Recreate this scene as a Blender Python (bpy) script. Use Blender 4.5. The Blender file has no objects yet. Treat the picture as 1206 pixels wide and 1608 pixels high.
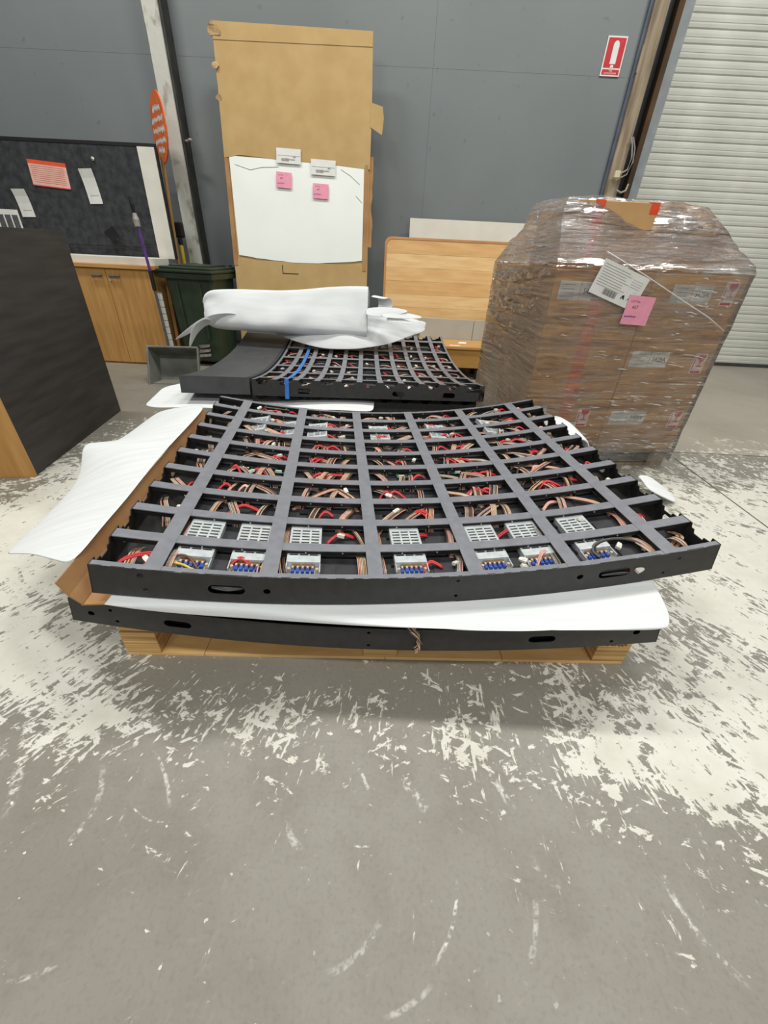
import bpy, bmesh, math, random
from mathutils import Vector, Matrix, geometry, noise
random.seed(7)
PI = math.pi
sc = bpy.context.scene
COL = sc.collection

# ------------------------------------------------------------------ camera
CAM_H = 1.25
pitch, roll = math.radians(32.9), math.radians(2.8)
fw = Vector((0, math.cos(pitch), -math.sin(pitch)))
up0 = Vector((0, math.sin(pitch), math.cos(pitch)))
Rv = Vector((1, 0, 0)) * math.cos(roll) + up0 * math.sin(roll)
Uv = Vector((-1, 0, 0)) * math.sin(roll) + up0 * math.cos(roll)
cam = bpy.data.cameras.new('camera')
cam.sensor_fit = 'HORIZONTAL'; cam.sensor_width = 36.0
cam.lens = 36.0 * 631.0 / 1206.0
cam.clip_start = 0.02
camo = bpy.data.objects.new('camera', cam); COL.objects.link(camo)
m = Matrix((Rv, Uv, -fw)).transposed().to_4x4(); m.translation = (0, 0, CAM_H)
camo.matrix_world = m
sc.camera = camo

# ------------------------------------------------------------------ light
world = bpy.data.worlds.new('world'); sc.world = world; world.use_nodes = True
bg = world.node_tree.nodes['Background']
bg.inputs[0].default_value = (0.92, 0.95, 0.94, 1); bg.inputs[1].default_value = 0.31
def area_lamp(name, loc, size, power, aim=None, col=(1.0, 0.98, 0.92)):
    l = bpy.data.lights.new(name, 'AREA'); l.shape = 'RECTANGLE'; l.size = size[0]; l.size_y = size[1]
    l.energy = power; l.color = col
    o = bpy.data.objects.new(name, l); COL.objects.link(o); o.location = loc
    if aim: o.rotation_euler = (Vector(aim) - Vector(loc)).to_track_quat('-Z', 'Y').to_euler()
    return o
for lx, ly, pw in ((-3.4, 3.4, 330), (.2, 3.6, 260), (3.6, 3.4, 330), (-3.4, -1.6, 260), (.2, -1.8, 200), (3.6, -1.6, 260),
                   (-3.4, -6.8, 300), (.2, -6.8, 300), (3.6, -6.8, 300)):  # rearmost row is added, unseen, for film glints and frontal fill
    area_lamp('ceiling_and_fill_lamp', (lx, ly, 6.4), (1.4, .5), pw)
sc.view_settings.view_transform = 'Standard'
sc.view_settings.look = 'None'
sc.view_settings.gamma = 1.0
sc.view_settings.use_curve_mapping = False
sc.view_settings.exposure = -1.05

# ------------------------------------------------------------------ helpers
def lin(c):
    r = []
    for v in c[:3]:
        v = v / 255.0
        r.append(v / 12.92 if v <= 0.04045 else ((v + 0.055) / 1.055) ** 2.4)
    return (r[0], r[1], r[2], 1.0)

class NT:
    """tiny wrapper for building node trees"""
    def __init__(self, t): self.t = t
    def n(self, typ, ins=None, **kw):
        nd = self.t.nodes.new(typ)
        for k, v in kw.items(): setattr(nd, k, v)
        for k, v in (ins or {}).items():
            s = nd.inputs[k]
            if isinstance(v, bpy.types.NodeSocket): self.t.links.new(v, s)
            else: s.default_value = v
        return nd
    def math(self, op, a, b=None, c=None, clamp=False):
        ins = {0: a}
        if b is not None: ins[1] = b
        if c is not None: ins[2] = c
        nd = self.n('ShaderNodeMath', ins, operation=op); nd.use_clamp = clamp
        return nd.outputs[0]
    def mixc(self, f, a, b):
        nd = self.n('ShaderNodeMix', data_type='RGBA')
        for idx, v in ((0, f), (6, a), (7, b)):
            s = nd.inputs[idx]
            if isinstance(v, bpy.types.NodeSocket): self.t.links.new(v, s)
            else: s.default_value = v
        return nd.outputs[2]
    def ramp(self, f, lo, hi, a=0.0, b=1.0):
        nd = self.n('ShaderNodeMapRange', {0: f, 1: lo, 2: hi, 3: a, 4: b}); nd.clamp = True
        return nd.outputs[0]

MATS = {}
def mat(name, c1, c2=None, scale=8.0, rough=0.6, bump=0.0, bscale=None, stretch=(1, 1, 1), metal=0.0, detail=4.0, spec=0.5, lo=.35, hi=.65):
    if name in MATS: return MATS[name]
    M = bpy.data.materials.new(name); M.use_nodes = True
    t = NT(M.node_tree); P = M.node_tree.nodes['Principled BSDF']
    P.inputs['Roughness'].default_value = rough; P.inputs['Metallic'].default_value = metal
    P.inputs['Specular IOR Level'].default_value = spec
    tc = t.n('ShaderNodeTexCoord')
    mp = t.n('ShaderNodeMapping', {'Vector': tc.outputs['Object'], 'Scale': stretch})
    ns = t.n('ShaderNodeTexNoise', {'Vector': mp.outputs[0], 'Scale': scale, 'Detail': detail})
    f = t.ramp(ns.outputs[0], lo, hi)
    c2 = c2 or tuple(max(0, v * .88) for v in c1)
    col = t.mixc(f, lin(c1), lin(c2))
    M.node_tree.links.new(col, P.inputs['Base Color'])
    if bump:
        nb = t.n('ShaderNodeTexNoise', {'Vector': mp.outputs[0], 'Scale': bscale or scale * 4, 'Detail': 3.0})
        b = t.n('ShaderNodeBump', {'Strength': bump, 'Distance': 0.01, 'Height': nb.outputs[0]})
        M.node_tree.links.new(b.outputs[0], P.inputs['Normal'])
    MATS[name] = M
    return M

class MB:
    """collects geometry for one mesh"""
    def __init__(self): self.v = []; self.f = []; self.m = []
    def add(self, vs, fs, mi=0, M=None):
        o = len(self.v)
        for p in vs:
            p = Vector(p)
            self.v.append(tuple(M @ p) if M is not None else tuple(p))
        for q in fs: self.f.append(tuple(o + i for i in q)); self.m.append(mi)
        return self
    def box(self, lo, hi, mi=0, M=None, b=0.0):
        x0, y0, z0 = lo; x1, y1, z1 = hi
        if b <= 0:
            vs = [(x0,y0,z0),(x1,y0,z0),(x1,y1,z0),(x0,y1,z0),(x0,y0,z1),(x1,y0,z1),(x1,y1,z1),(x0,y1,z1)]
            return self.add(vs, [(0,3,2,1),(4,5,6,7),(0,1,5,4),(1,2,6,5),(2,3,7,6),(3,0,4,7)], mi, M)
        bm = bmesh.new()
        vs = [bm.verts.new(p) for p in [(x0,y0,z0),(x1,y0,z0),(x1,y1,z0),(x0,y1,z0),(x0,y0,z1),(x1,y0,z1),(x1,y1,z1),(x0,y1,z1)]]
        for q in [(0,3,2,1),(4,5,6,7),(0,1,5,4),(1,2,6,5),(2,3,7,6),(3,0,4,7)]: bm.faces.new([vs[i] for i in q])
        bmesh.ops.bevel(bm, geom=list(bm.edges), offset=b, segments=2, profile=.6, affect='EDGES')
        bm.verts.index_update()
        self.add([v.co.copy() for v in bm.verts], [[v.index for v in f.verts] for f in bm.faces], mi, M)
        bm.free(); return self
    def tube(self, pts, r, mi=0, n=6, M=None, cap=True):
        pts = [Vector(p) for p in pts]; vs = []; fs = []
        ref = Vector((0, 0, 1)); k = len(pts)
        for i, p in enumerate(pts):
            d = (pts[min(i + 1, k - 1)] - pts[max(i - 1, 0)])
            d = d.normalized() if d.length > 1e-9 else Vector((1, 0, 0))
            rf = ref if abs(d.dot(ref)) < .95 else Vector((1, 0, 0))
            a = d.cross(rf).normalized(); b = a.cross(d)
            rr = r[i] if isinstance(r, (list, tuple)) else r
            for j in range(n):
                t = 2 * PI * (j + .5) / n
                vs.append(p + a * math.cos(t) * rr + b * math.sin(t) * rr)
        for i in range(k - 1):
            for j in range(n):
                j2 = (j + 1) % n
                fs.append((i*n+j, i*n+j2, (i+1)*n+j2, (i+1)*n+j))
        if cap: fs.append(tuple(range(n))[::-1]); fs.append(tuple((k-1)*n+j for j in range(n)))
        return self.add(vs, fs, mi, M)
    def lathe(self, prof, c=(0, 0, 0), n=20, mi=0, M=None):
        vs = []; fs = []
        for (r, z) in prof:
            for j in range(n):
                t = 2*PI*j/n; vs.append((c[0]+r*math.cos(t), c[1]+r*math.sin(t), c[2]+z))
        for i in range(len(prof)-1):
            for j in range(n):
                fs.append((i*n+j, i*n+(j+1)%n, (i+1)*n+(j+1)%n, (i+1)*n+j))
        fs.append(tuple(range(n))[::-1]); fs.append(tuple((len(prof)-1)*n+j for j in range(n)))
        return self.add(vs, fs, mi, M)
    def grid(self, rows, mi=0, M=None):
        nr, nc = len(rows), len(rows[0])
        vs = [p for r in rows for p in r]
        fs = [(i*nc+j, i*nc+j+1, (i+1)*nc+j+1, (i+1)*nc+j) for i in range(nr-1) for j in range(nc-1)]
        return self.add(vs, fs, mi, M)
    def plate(self, outer, holes, fn, th, mi=0):
        """flat outline with real holes; fn(a,b,d) -> point, d = 0 front, th = back"""
        loops = [[Vector((a, b, 0)) for a, b in outer]] + [[Vector((a, b, 0)) for a, b in h] for h in holes]
        flat = [p for l in loops for p in l]
        tris = geometry.tessellate_polygon(loops)
        n = len(flat)
        vs = [fn(p.x, p.y, 0) for p in flat] + [fn(p.x, p.y, th) for p in flat]
        fs = []
        for t in tris:
            fs.append(tuple(t)); fs.append(tuple(i + n for i in reversed(t)))
        o = 0
        for l in loops:
            k = len(l)
            for i in range(k):
                j = (i + 1) % k
                fs.append((o+i, o+j, o+j+n, o+i+n))
            o += k
        return self.add(vs, fs, mi)
    def build(self, name, mats, parent=None, smooth=False, loc=None):
        me = bpy.data.meshes.new(name)
        me.from_pydata([tuple(p) for p in self.v], [], self.f)
        if not isinstance(mats, (list, tuple)): mats = [mats]
        for x in mats: me.materials.append(x)
        for p, mi in zip(me.polygons, self.m):
            p.material_index = mi; p.use_smooth = smooth
        bm = bmesh.new(); bm.from_mesh(me); bmesh.ops.recalc_face_normals(bm, faces=bm.faces); bm.to_mesh(me); bm.free()
        o = bpy.data.objects.new(name, me); COL.objects.link(o)
        if parent: o.parent = parent
        if loc: o.location = loc
        return o

def tag(o, label=None, cat=None, group=None, kind=None):
    if label: o['label'] = label
    if cat: o['category'] = cat
    if group: o['group'] = group
    if kind: o['kind'] = kind
    return o
def thing(name, loc, label, cat, rz=0, group=None):
    o = bpy.data.objects.new(name, None); COL.objects.link(o)
    o.location = loc; o.rotation_euler = (0, 0, rz); o.empty_display_size = .1
    return tag(o, label, cat, group)
def share(name, src, parent, loc=(0,0,0), rot=(0,0,0), scale=(1,1,1)):
    o = bpy.data.objects.new(name, src.data); COL.objects.link(o)
    o.parent = parent; o.location = loc; o.rotation_euler = rot; o.scale = scale
    return o
def text(name, s, size, material, parent, loc, rot=(PI/2, 0, 0), align='CENTER', sx=1.0):
    cu = bpy.data.curves.new(name, 'FONT'); cu.body = s; cu.size = size; cu.align_x = align; cu.align_y = 'CENTER'; cu.resolution_u = 2
    tmp = bpy.data.objects.new(name, cu); COL.objects.link(tmp)
    dg = bpy.context.evaluated_depsgraph_get()
    me = bpy.data.meshes.new_from_object(tmp.evaluated_get(dg))
    bpy.data.objects.remove(tmp)
    me.name = name; me.materials.clear(); me.materials.append(material)
    o = bpy.data.objects.new(name, me); COL.objects.link(o)
    o.parent = parent; o.location = loc; o.rotation_euler = rot; o.scale = (sx, 1, 1)
    return o
def scribble(mb, x0, x1, z, h, y, mi=0, w=.0015, seed=0, M=None):
    """handwriting: a zig-zag pen stroke in the xz plane"""
    rg = random.Random(seed); n = max(4, int((x1 - x0) / (h * .45)))
    pts = [(x0 + (x1-x0)*i/n + rg.uniform(-.2, .2)*h, z + (h*.5 if i % 2 else -h*.5)*rg.uniform(.3, 1)) for i in range(n+1)]
    for (ax, az), (bx, bz) in zip(pts, pts[1:]):
        d = Vector((bx-ax, bz-az)); 
        if d.length < 1e-6: continue
        nrm = Vector((-d.y, d.x)).normalized() * w
        mb.add([(ax-nrm.x, y, az-nrm.y), (bx-nrm.x, y, bz-nrm.y), (bx+nrm.x, y, bz+nrm.y), (ax+nrm.x, y, az+nrm.y)], [(0,1,2,3)], mi, M)

# ------------------------------------------------------------------ materials
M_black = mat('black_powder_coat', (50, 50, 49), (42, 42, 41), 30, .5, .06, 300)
M_grille_lit = mat('lit_grille_tone', (128, 130, 138), (118, 120, 127), 30, .45, .06, 300)  # lighter than the black frame: light on the bar tops put into the colour
M_blackd = mat('black_steel_and_shade', (22, 22, 23), (14, 14, 15), 20, .6)  # on the ribs this black stands for shade inside the cells
M_sheet = mat('module_back_plastic', (52, 52, 56), (40, 40, 44), 25, .5)
M_red = mat('red_wire', (205, 45, 50), (170, 25, 35), 30, .4)
M_brown = mat('brown_wire', (108, 80, 64), (90, 64, 50), 30, .5)
M_orange = mat('orange_wire', (212, 168, 134), (192, 142, 108), 30, .5)
M_tan = mat('tan_wire', (208, 190, 166), (190, 168, 142), 30, .5)
M_greyw = mat('grey_wire', (165, 160, 155), (135, 130, 125), 30, .5)
M_blackw = mat('black_wire', (24, 23, 23), (15, 15, 15), 30, .4)
M_pinkw = mat('pink_wire', (222, 170, 160), (200, 140, 130), 30, .5)
M_yellow = mat('yellow_wire', (225, 200, 60), (205, 175, 40), 30, .4)
M_greydark = mat('grey_cable', (95, 97, 98), (75, 77, 78), 30, .5)
M_conn = mat('white_connector', (228, 226, 216), (205, 200, 190), 40, .5)
M_psu = mat('zinc_steel', (206, 212, 214), (180, 188, 192), 30, .35, 0, metal=.1)
M_slot = mat('slot_dark', (60, 62, 58), (35, 36, 34), 60, .7)
M_blue = mat('blue_terminal', (45, 90, 185), (30, 65, 150), 40, .4)
M_coil = mat('brown_terminal_strip', (125, 95, 65), (95, 70, 45), 60, .5)
M_green = mat('green_circuit_board', (70, 150, 120), (50, 120, 95), 60, .4)
M_chip = mat('chip', (25, 28, 26), (15, 17, 16), 60, .4)
M_screw = mat('bright_screw', (215, 210, 200), (170, 165, 155), 60, .3, metal=.4)
M_foam = mat('white_foam', (226, 229, 230), (217, 221, 223), 3, .75, .12, 60, stretch=(1, 12, 1), spec=.2)
M_card = mat('cardboard', (188, 160, 112), (180, 151, 103), 5, .85, .04, 60, spec=.2)
M_cardd = mat('cardboard_brown', (176, 136, 94), (160, 118, 78), 5, .85, .04, 60, spec=.2)
M_box = mat('carton_board', (204, 164, 114), (192, 150, 100), 6, .8, .04, 60, spec=.25)
M_paper = mat('white_paper', (228, 229, 226), (218, 219, 215), 12, .7)
M_pink = mat('pink_note', (238, 160, 182), (230, 148, 172), 14, .7)
M_ink = mat('black_ink', (52, 50, 52), (40, 38, 40), 30, .7)
M_bluei = mat('purple_ink', (90, 70, 150), (70, 55, 130), 30, .7)
M_redp = mat('red_print', (200, 42, 52), (188, 36, 46), 30, .5)
M_pinkp = mat('faded_red_print', (214, 96, 104), (204, 86, 96), 30, .6)
M_tape = mat('orange_tape', (240, 92, 52), (228, 78, 40), 20, .5)
M_tapef = mat('brown_orange_tape', (222, 138, 84), (208, 122, 70), 20, .5)
M_ply = mat('plywood', (228, 192, 134), (208, 168, 108), 3, .7, .05, 30, stretch=(1, 5, 1), spec=.25)
M_plyedge = mat('plywood_edge_layers', (224, 186, 126), (160, 118, 72), 3, .8, .1, 20, stretch=(.3, .3, 40), spec=.2)
M_beech = mat('beech_veneer', (236, 196, 138), (222, 176, 116), 3, .45, .02, 20, stretch=(1, 1, 7))
M_oakv = mat('oak_veneer_vertical', (196, 150, 88), (178, 130, 70), 3, .5, .02, 20, stretch=(9, 9, .7))
M_oakw = mat('oak_veneer', (206, 160, 96), (190, 142, 80), 3, .5, .02, 20, stretch=(.8, 8, 8))
M_white = mat('white_laminate', (226, 224, 214), (216, 213, 202), 4, .5)
M_felt = mat('charcoal_felt', (70, 72, 74), (52, 54, 56), 14, .95, .2, 120, spec=.1)
M_dark = mat('dark_wenge_laminate', (62, 59, 57), (47, 44, 42), 2.2, .5, .03, 30, stretch=(1, 1, 9), spec=.4)
M_bin = mat('green_bin_plastic', (52, 66, 48), (40, 52, 38), 6, .45, .04, 40)
M_blackp = mat('black_plastic', (26, 26, 27), (18, 18, 19), 10, .5)
M_grey = mat('grey_plastic', (122, 124, 118), (98, 100, 94), 6, .6, .05, 40)
M_blues = mat('blue_strap', (62, 128, 210), (48, 108, 190), 40, .5, .1, 200)
M_floorwood = mat('weathered_timber', (166, 152, 130), (120, 106, 88), 3, .85, .25, 20, stretch=(6, 6, .6), spec=.2)
M_pine = mat('pine_stick', (176, 134, 82), (150, 108, 62), 4, .7, .05, 30, stretch=(8, 8, 1))
M_purple = mat('purple_handle', (96, 58, 140), (80, 46, 120), 10, .4)
M_yel = mat('yellow_handle', (214, 184, 50), (196, 166, 40), 10, .4)

def wall_mat():
    M = bpy.data.materials.new('blue_grey_wall_paint'); M.use_nodes = True
    t = NT(M.node_tree); P = M.node_tree.nodes['Principled BSDF']
    tc = t.n('ShaderNodeTexCoord')
    a = t.n('ShaderNodeTexNoise', {'Vector': tc.outputs['Object'], 'Scale': .9, 'Detail': 5.0})
    b = t.n('ShaderNodeTexNoise', {'Vector': tc.outputs['Object'], 'Scale': 14.0, 'Detail': 5.0})
    c = t.mixc(t.ramp(a.outputs[0], .3, .7), lin((122, 129, 131)), lin((114, 121, 123)))
    sc_ = t.math('MULTIPLY', t.ramp(b.outputs[0], .68, .74), .5)
    c = t.mixc(sc_, c, lin((92, 97, 102)))
    M.node_tree.links.new(c, P.inputs['Base Color']); P.inputs['Roughness'].default_value = .55
    bu = t.n('ShaderNodeBump', {'Strength': .08, 'Distance': .01, 'Height': b.outputs[0]})
    M.node_tree.links.new(bu.outputs[0], P.inputs['Normal'])
    return M
M_wall = wall_mat()

def floor_mat():
    M = bpy.data.materials.new('worn_painted_concrete'); M.use_nodes = True
    T = M.node_tree; t = NT(T); P = T.nodes['Principled BSDF']
    tc = t.n('ShaderNodeTexCoord'); pos = tc.outputs['Object']
    xyz = t.n('ShaderNodeSeparateXYZ', {0: pos}); X, Y = xyz.outputs[0], xyz.outputs[1]
    big = t.n('ShaderNodeTexNoise', {'Vector': pos, 'Scale': 1.1, 'Detail': 5.0}).outputs[0]
    med = t.n('ShaderNodeTexNoise', {'Vector': pos, 'Scale': 5.0, 'Detail': 8.0, 'Roughness': .65}).outputs[0]
    fine = t.n('ShaderNodeTexNoise', {'Vector': pos, 'Scale': 90.0, 'Detail': 4.0}).outputs[0]
    conc = t.mixc(t.ramp(big, .3, .7), lin((142, 139, 130)), lin((126, 122, 112)))
    conc = t.mixc(t.math('MULTIPLY', t.ramp(med, .45, .75), .45), conc, lin((110, 103, 92)))
    conc = t.mixc(t.math('MULTIPLY', t.ramp(fine, .5, .8), .35), conc, lin((100, 95, 87)))
    # brushed streaks: noise in polar coordinates round the places where the forklift turned
    def polar(cx, cy, kr, kt, det=4.0):
        dx = t.math('SUBTRACT', X, cx); dy = t.math('SUBTRACT', Y, cy)
        r = t.math('SQRT', t.math('ADD', t.math('MULTIPLY', dx, dx), t.math('MULTIPLY', dy, dy)))
        a = t.math('ARCTAN2', dy, dx)
        wob = t.math('MULTIPLY', med, .25)
        v = t.n('ShaderNodeCombineXYZ', {0: t.math('ADD', t.math('MULTIPLY', r, kr), t.math('MULTIPLY', wob, kr * .5)), 1: t.math('MULTIPLY', a, kt), 2: 3.7})
        return t.n('ShaderNodeTexNoise', {'Vector': v.outputs[0], 'Scale': 1.0, 'Detail': det, 'Roughness': .6}).outputs[0]
    s1 = polar(-2.2, -.6, 22, 120); s2 = polar(2.9, -.4, 18, 130); s3 = polar(.3, 3.2, 14, 150)
    streak = t.math('MAXIMUM', t.math('MAXIMUM', s1, s2), s3)
    # where paint has survived: soft patches with a place of their own
    def blob(cx, cy, rx, ry, amp):
        dx = t.math('DIVIDE', t.math('SUBTRACT', X, cx), rx); dy = t.math('DIVIDE', t.math('SUBTRACT', Y, cy), ry)
        d = t.math('ADD', t.math('MULTIPLY', dx, dx), t.math('MULTIPLY', dy, dy))
        return t.math('MULTIPLY', t.math('EXPONENT', t.math('MULTIPLY', d, -1.0)), amp)
    dens = None
    for b in [(1.75, 1.3, .8, 1.15, .46), (2.7, 2.3, 1.0, 1.0, .32), (-1.65, 1.9, .7, 1.3, .62), (-1.15, .85, .35, .35, .28),
              (.2, .68, 1.0, .15, .18), (.75, .62, .45, .2, .14), (1.2, .66, .45, .30, .24), (0, 1.9, 1.4, 1.2, .25),
              (-.6, .66, .4, .13, .14), (4.0, 1.5, 1.8, 2.0, .25)]:
        x = blob(*b); dens = x if dens is None else t.math('ADD', dens, x)
    mix = t.math('ADD', t.math('MULTIPLY', t.math('SUBTRACT', streak, .58), 1.9), t.math('MULTIPLY', t.math('SUBTRACT', med, .5), 1.3))
    val = t.math('ADD', mix, dens)
    paint = t.ramp(val, .33, .40)
    # isolated curved scrapes of paint
    def arc(cx, cy, r, mid, a0, a1, w, amp):
        ex = t.math('SUBTRACT', X, cx); ey = t.math('SUBTRACT', Y, cy)
        cm, sm = math.cos(mid), math.sin(mid)
        dx = t.math('ADD', t.math('MULTIPLY', ex, cm), t.math('MULTIPLY', ey, sm)); dy = t.math('SUBTRACT', t.math('MULTIPLY', ey, cm), t.math('MULTIPLY', ex, sm))
        rr = t.math('SQRT', t.math('ADD', t.math('MULTIPLY', dx, dx), t.math('MULTIPLY', dy, dy)))
        d = t.math('ABSOLUTE', t.math('SUBTRACT', t.math('ADD', rr, t.math('MULTIPLY', t.math('SUBTRACT', med, .5), w * 3)), r))
        on = t.ramp(d, w * .4, w, 1.0, 0.0)
        an = t.math('ARCTAN2', dy, dx)
        sec = t.math('MULTIPLY', t.ramp(an, a0, a0*.6), t.ramp(an, a1*.6, a1, 1.0, 0.0))
        br = t.ramp(t.math('ADD', streak, t.math('MULTIPLY', fine, .5)), .78, .92)
        return t.math('MULTIPLY', t.math('MULTIPLY', on, sec), t.math('MULTIPLY', br, amp))
    marks = None
    for a in SCRAPES:
        x = arc(*a); marks = x if marks is None else t.math('MAXIMUM', marks, x)
    # chips and small flecks
    vor = t.n('ShaderNodeTexNoise', {'Vector': pos, 'Scale': 42.0, 'Detail': 2.0}).outputs[0]
    flk = t.math('MULTIPLY', t.ramp(vor, .715, .735), t.ramp(big, .4, .6, .3, 1.0))
    hz = t.math('MULTIPLY', t.ramp(t.math('ADD', t.math('MULTIPLY', streak, .7), t.math('MULTIPLY', med, .3)), .58, .8), .28)
    allp = t.math('MAXIMUM', t.math('MAXIMUM', paint, marks), flk)
    back = t.ramp(Y, 3.0, 3.8, 1.0, 0.12)
    allp = t.math('MULTIPLY', allp, back)
    slab = t.math('MULTIPLY', t.ramp(Y, 3.018, 3.03), t.ramp(X, .4, .5))          # the slab poured beyond the joint
    slabc = t.mixc(t.ramp(big, .3, .7), lin((166, 159, 146)), lin((150, 144, 132)))
    conc = t.mixc(slab, conc, slabc)
    pc = t.mixc(t.ramp(med, .4, .7), lin((216, 215, 206)), lin((200, 198, 186)))
    col = t.mixc(hz, conc, lin((180, 177, 168)))
    col = t.mixc(allp, col, pc)
    T.links.new(col, P.inputs['Base Color'])
    T.links.new(t.ramp(med, .3, .7, .38, .58), P.inputs['Roughness'])
    hgt = t.math('ADD', t.math('MULTIPLY', allp, .35), t.math('MULTIPLY', fine, .25))
    bu = t.n('ShaderNodeBump', {'Strength': .25, 'Distance': .004, 'Height': hgt})
    T.links.new(bu.outputs[0], P.inputs['Normal'])
    return M
# centre, radius, start and end angle, half width, strength
SCRAPES = [(-1.721, 0.142, 0.833, 0.564, -0.245, 0.258, 0.0160, 1.00),
           (-0.861, 0.289, 0.372, 0.708, -0.272, 0.264, 0.0060, 0.90),
           (-0.865, 0.437, 0.144, -0.073, -0.494, 0.940, 0.0100, 0.70),
           (-1.60, -.86, 2.20, 0.676, -0.030, 0.030, 0.0160, 0.90),
           (-2.239, -0.594, 2.837, 0.420, -0.032, 0.037, 0.0120, 1.00),
           (0.483, 0.433, 0.388, 0.272, -0.405, 0.395, 0.0060, 1.00),
           (0.016, 0.339, 0.198, -0.358, -0.520, 0.341, 0.0050, 0.90),
           (0.042, 0.397, 0.368, -0.425, -0.237, 0.213, 0.0080, 0.60),
           (0.952, 0.364, 0.228, -2.752, -0.536, 0.511, 0.0100, 0.90),
           (0.465, 0.384, 0.053, -2.096, -1.186, 0.638, 0.0100, 0.60),
           (-0.533, 0.558, 0.140, -1.784, -0.591, 0.413, 0.0030, 0.90),
           (-0.163, 0.456, 0.167, 0.524, -0.176, 0.243, 0.0060, 1.00),
           (-0.123, 0.462, 0.094, -2.328, -0.651, 0.352, 0.0100, 0.60),
           (-0.759, 0.647, 0.248, 0.008, -0.213, 0.245, 0.0030, 0.80),
           (-0.015, 0.521, 0.133, -1.547, -0.181, 0.156, 0.0030, 1.00),
           (-0.730, 0.356, 0.215, -1.193, -0.311, 0.173, 0.0060, 0.60),
           (-0.115, 0.346, 0.176, -0.943, -0.398, 0.457, 0.0080, 0.50),
           (-0.027, 0.409, 0.297, -1.149, -0.178, 0.206, 0.0060, 0.50),
           (-0.432, 0.420, 0.199, 1.547, -0.366, 0.277, 0.0100, 0.80),]
M_floor = floor_mat()

# ================================================================== SETTING
o = MB().grid([[(-7, -4, 0), (9, -4, 0)], [(-7, 9, 0), (9, 9, 0)]]).build('floor', M_floor); tag(o, kind='structure')
o = MB().box((2.222, .2, -.002), (2.231, 2.9, .0012)).build('floor_joint', mat('joint_sealant', (96, 88, 78), (80, 73, 64), 20, .9), bpy.data.objects['floor'])
o = MB().box((1.9, 3.02, -.002), (9, 3.028, .0012)).build('floor_joint', MATS['joint_sealant'], bpy.data.objects['floor'])

WY = 5.95
wall = MB().box((-7, WY + .012, 0), (2.5, WY + .2, 5)).build('wall_back', mat('wall_gap', (84, 90, 96), (78, 84, 90), 10, .7)); tag(wall, kind='structure')
xs = [-7, -4.6, -2.45, .28, 2.5]
for i in range(4):
    for z0, z1 in ((0, 2.85), (2.85, 5)):
        MB().box((xs[i] + .0007, WY, z0 + .0007), (xs[i+1] - .0007, WY + .012, z1 - .0007)).build('wall_panel', M_wall, wall)

# left post in front of the wall
post = MB()
N = 26
for s in range(N):
    z0 = 4.6 * s / N; z1 = 4.6 * (s + 1) / N
    post.box((-2.535 + .006 * noise.noise((s * .9, 0, 0)), WY - .19, z0), (-2.385, WY, z1))
M_post = mat('flaking_white_paint', (196, 197, 188), (132, 130, 120), 9, .8, .3, 30, stretch=(1, 1, .6), lo=.56, hi=.72)
po = post.build('trim_1', M_post); tag(po, kind='structure')
MB().box((-2.387, WY - .17, 0), (-2.360, WY, 4.6)).build('steel_flange', mat('dark_steel', (60, 60, 56), (44, 44, 42), 8, .6), po)
hk = thing('wall_hook', (-2.34, WY - .16, 2.17), 'small bright hook screw beside the pale post', 'hook')
MB().tube([(-.02, .02, 0), (.02, -.01, 0), (.045, -.02, .008)], .012, n=8).build('shank', M_screw, hk)
MB().lathe([(.004, -.012), (.022, -.008), (.022, .008), (.004, .012)], (.055, -.02, .01), 12).build('head', M_screw, hk)

# right post, shade-black gap fill, rusty steel, guide rail and roller door
trp = MB()
for s in range(24):
    z0 = 4.6 * s / 24; z1 = 4.6 * (s + 1) / 24
    dx = .012 * noise.noise((s * .7, 3, 0))
    trp.box((2.335 + dx, WY - .06, z0), (2.47 + dx * .5, WY + .12, z1))
tr = trp.build('trim_2', M_floorwood); tag(tr, kind='structure')
MB().box((2.30, WY - .035, 0), (2.335, WY + .02, 4.6)).build('conduit_strip', mat('blue_grey_conduit', (86, 94, 108), (70, 78, 92), 6, .6), tr)
tr3 = MB().box((2.5, 6.1, 0), (2.70, 6.3, 4.6)).build('gap_shade_fill', M_blackd); tag(tr3, kind='structure')  # solid black box painted as the shade in the gap beside the guide
tr4 = MB().box((2.618, 6.02, 0), (2.675, 6.099, 4.6)).build('trim_4', mat('rusty_steel', (92, 64, 34), (50, 34, 20), 4, .8, .2, 20, stretch=(1, 1, .4))); tag(tr4, kind='structure')
jamb = MB().box((2.86, 6.44, 0), (2.965, 6.60, 4.6), b=.004).build('trim_5', mat('galvanised_guide', (166, 174, 178), (150, 158, 162), 6, .45)); tag(jamb, kind='structure')
DY = 6.52
M_slat = mat('roller_door_paint', (222, 224, 216), (206, 209, 200), 2.2, .42, .04, 30, stretch=(1, 1, 2))
dr = thing('door_1', (4.9, DY, 0), None, None); tag(dr, kind='structure')
prof = [(.014, .004), (.014, .012), (.000, .016), (-.004, .040), (-.003, .050), (.001, .054), (-.004, .058), (-.006, .084), (-.004, .104), (.000, .112), (.014, .116)]
sl = MB()
sl.grid([[(-2.0, y, z) for y, z in prof], [(2.6, y, z) for y, z in prof]])
s0 = sl.build('slat', M_slat, dr, smooth=False)
for k in range(1, 36): share('slat', s0, dr, (0, 0, k * .112 + .03))
s0.location.z = .03
MB().box((-2.0, -.02, 0), (2.6, .02, .045)).build('bottom_rail', mat('rail_dark', (70, 72, 70), (60, 62, 60), 8, .6), dr)
MB().box((-2.0, .03, 0), (2.6, .04, 4.2)).build('door_curtain_back', M_slat, dr)

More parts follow.
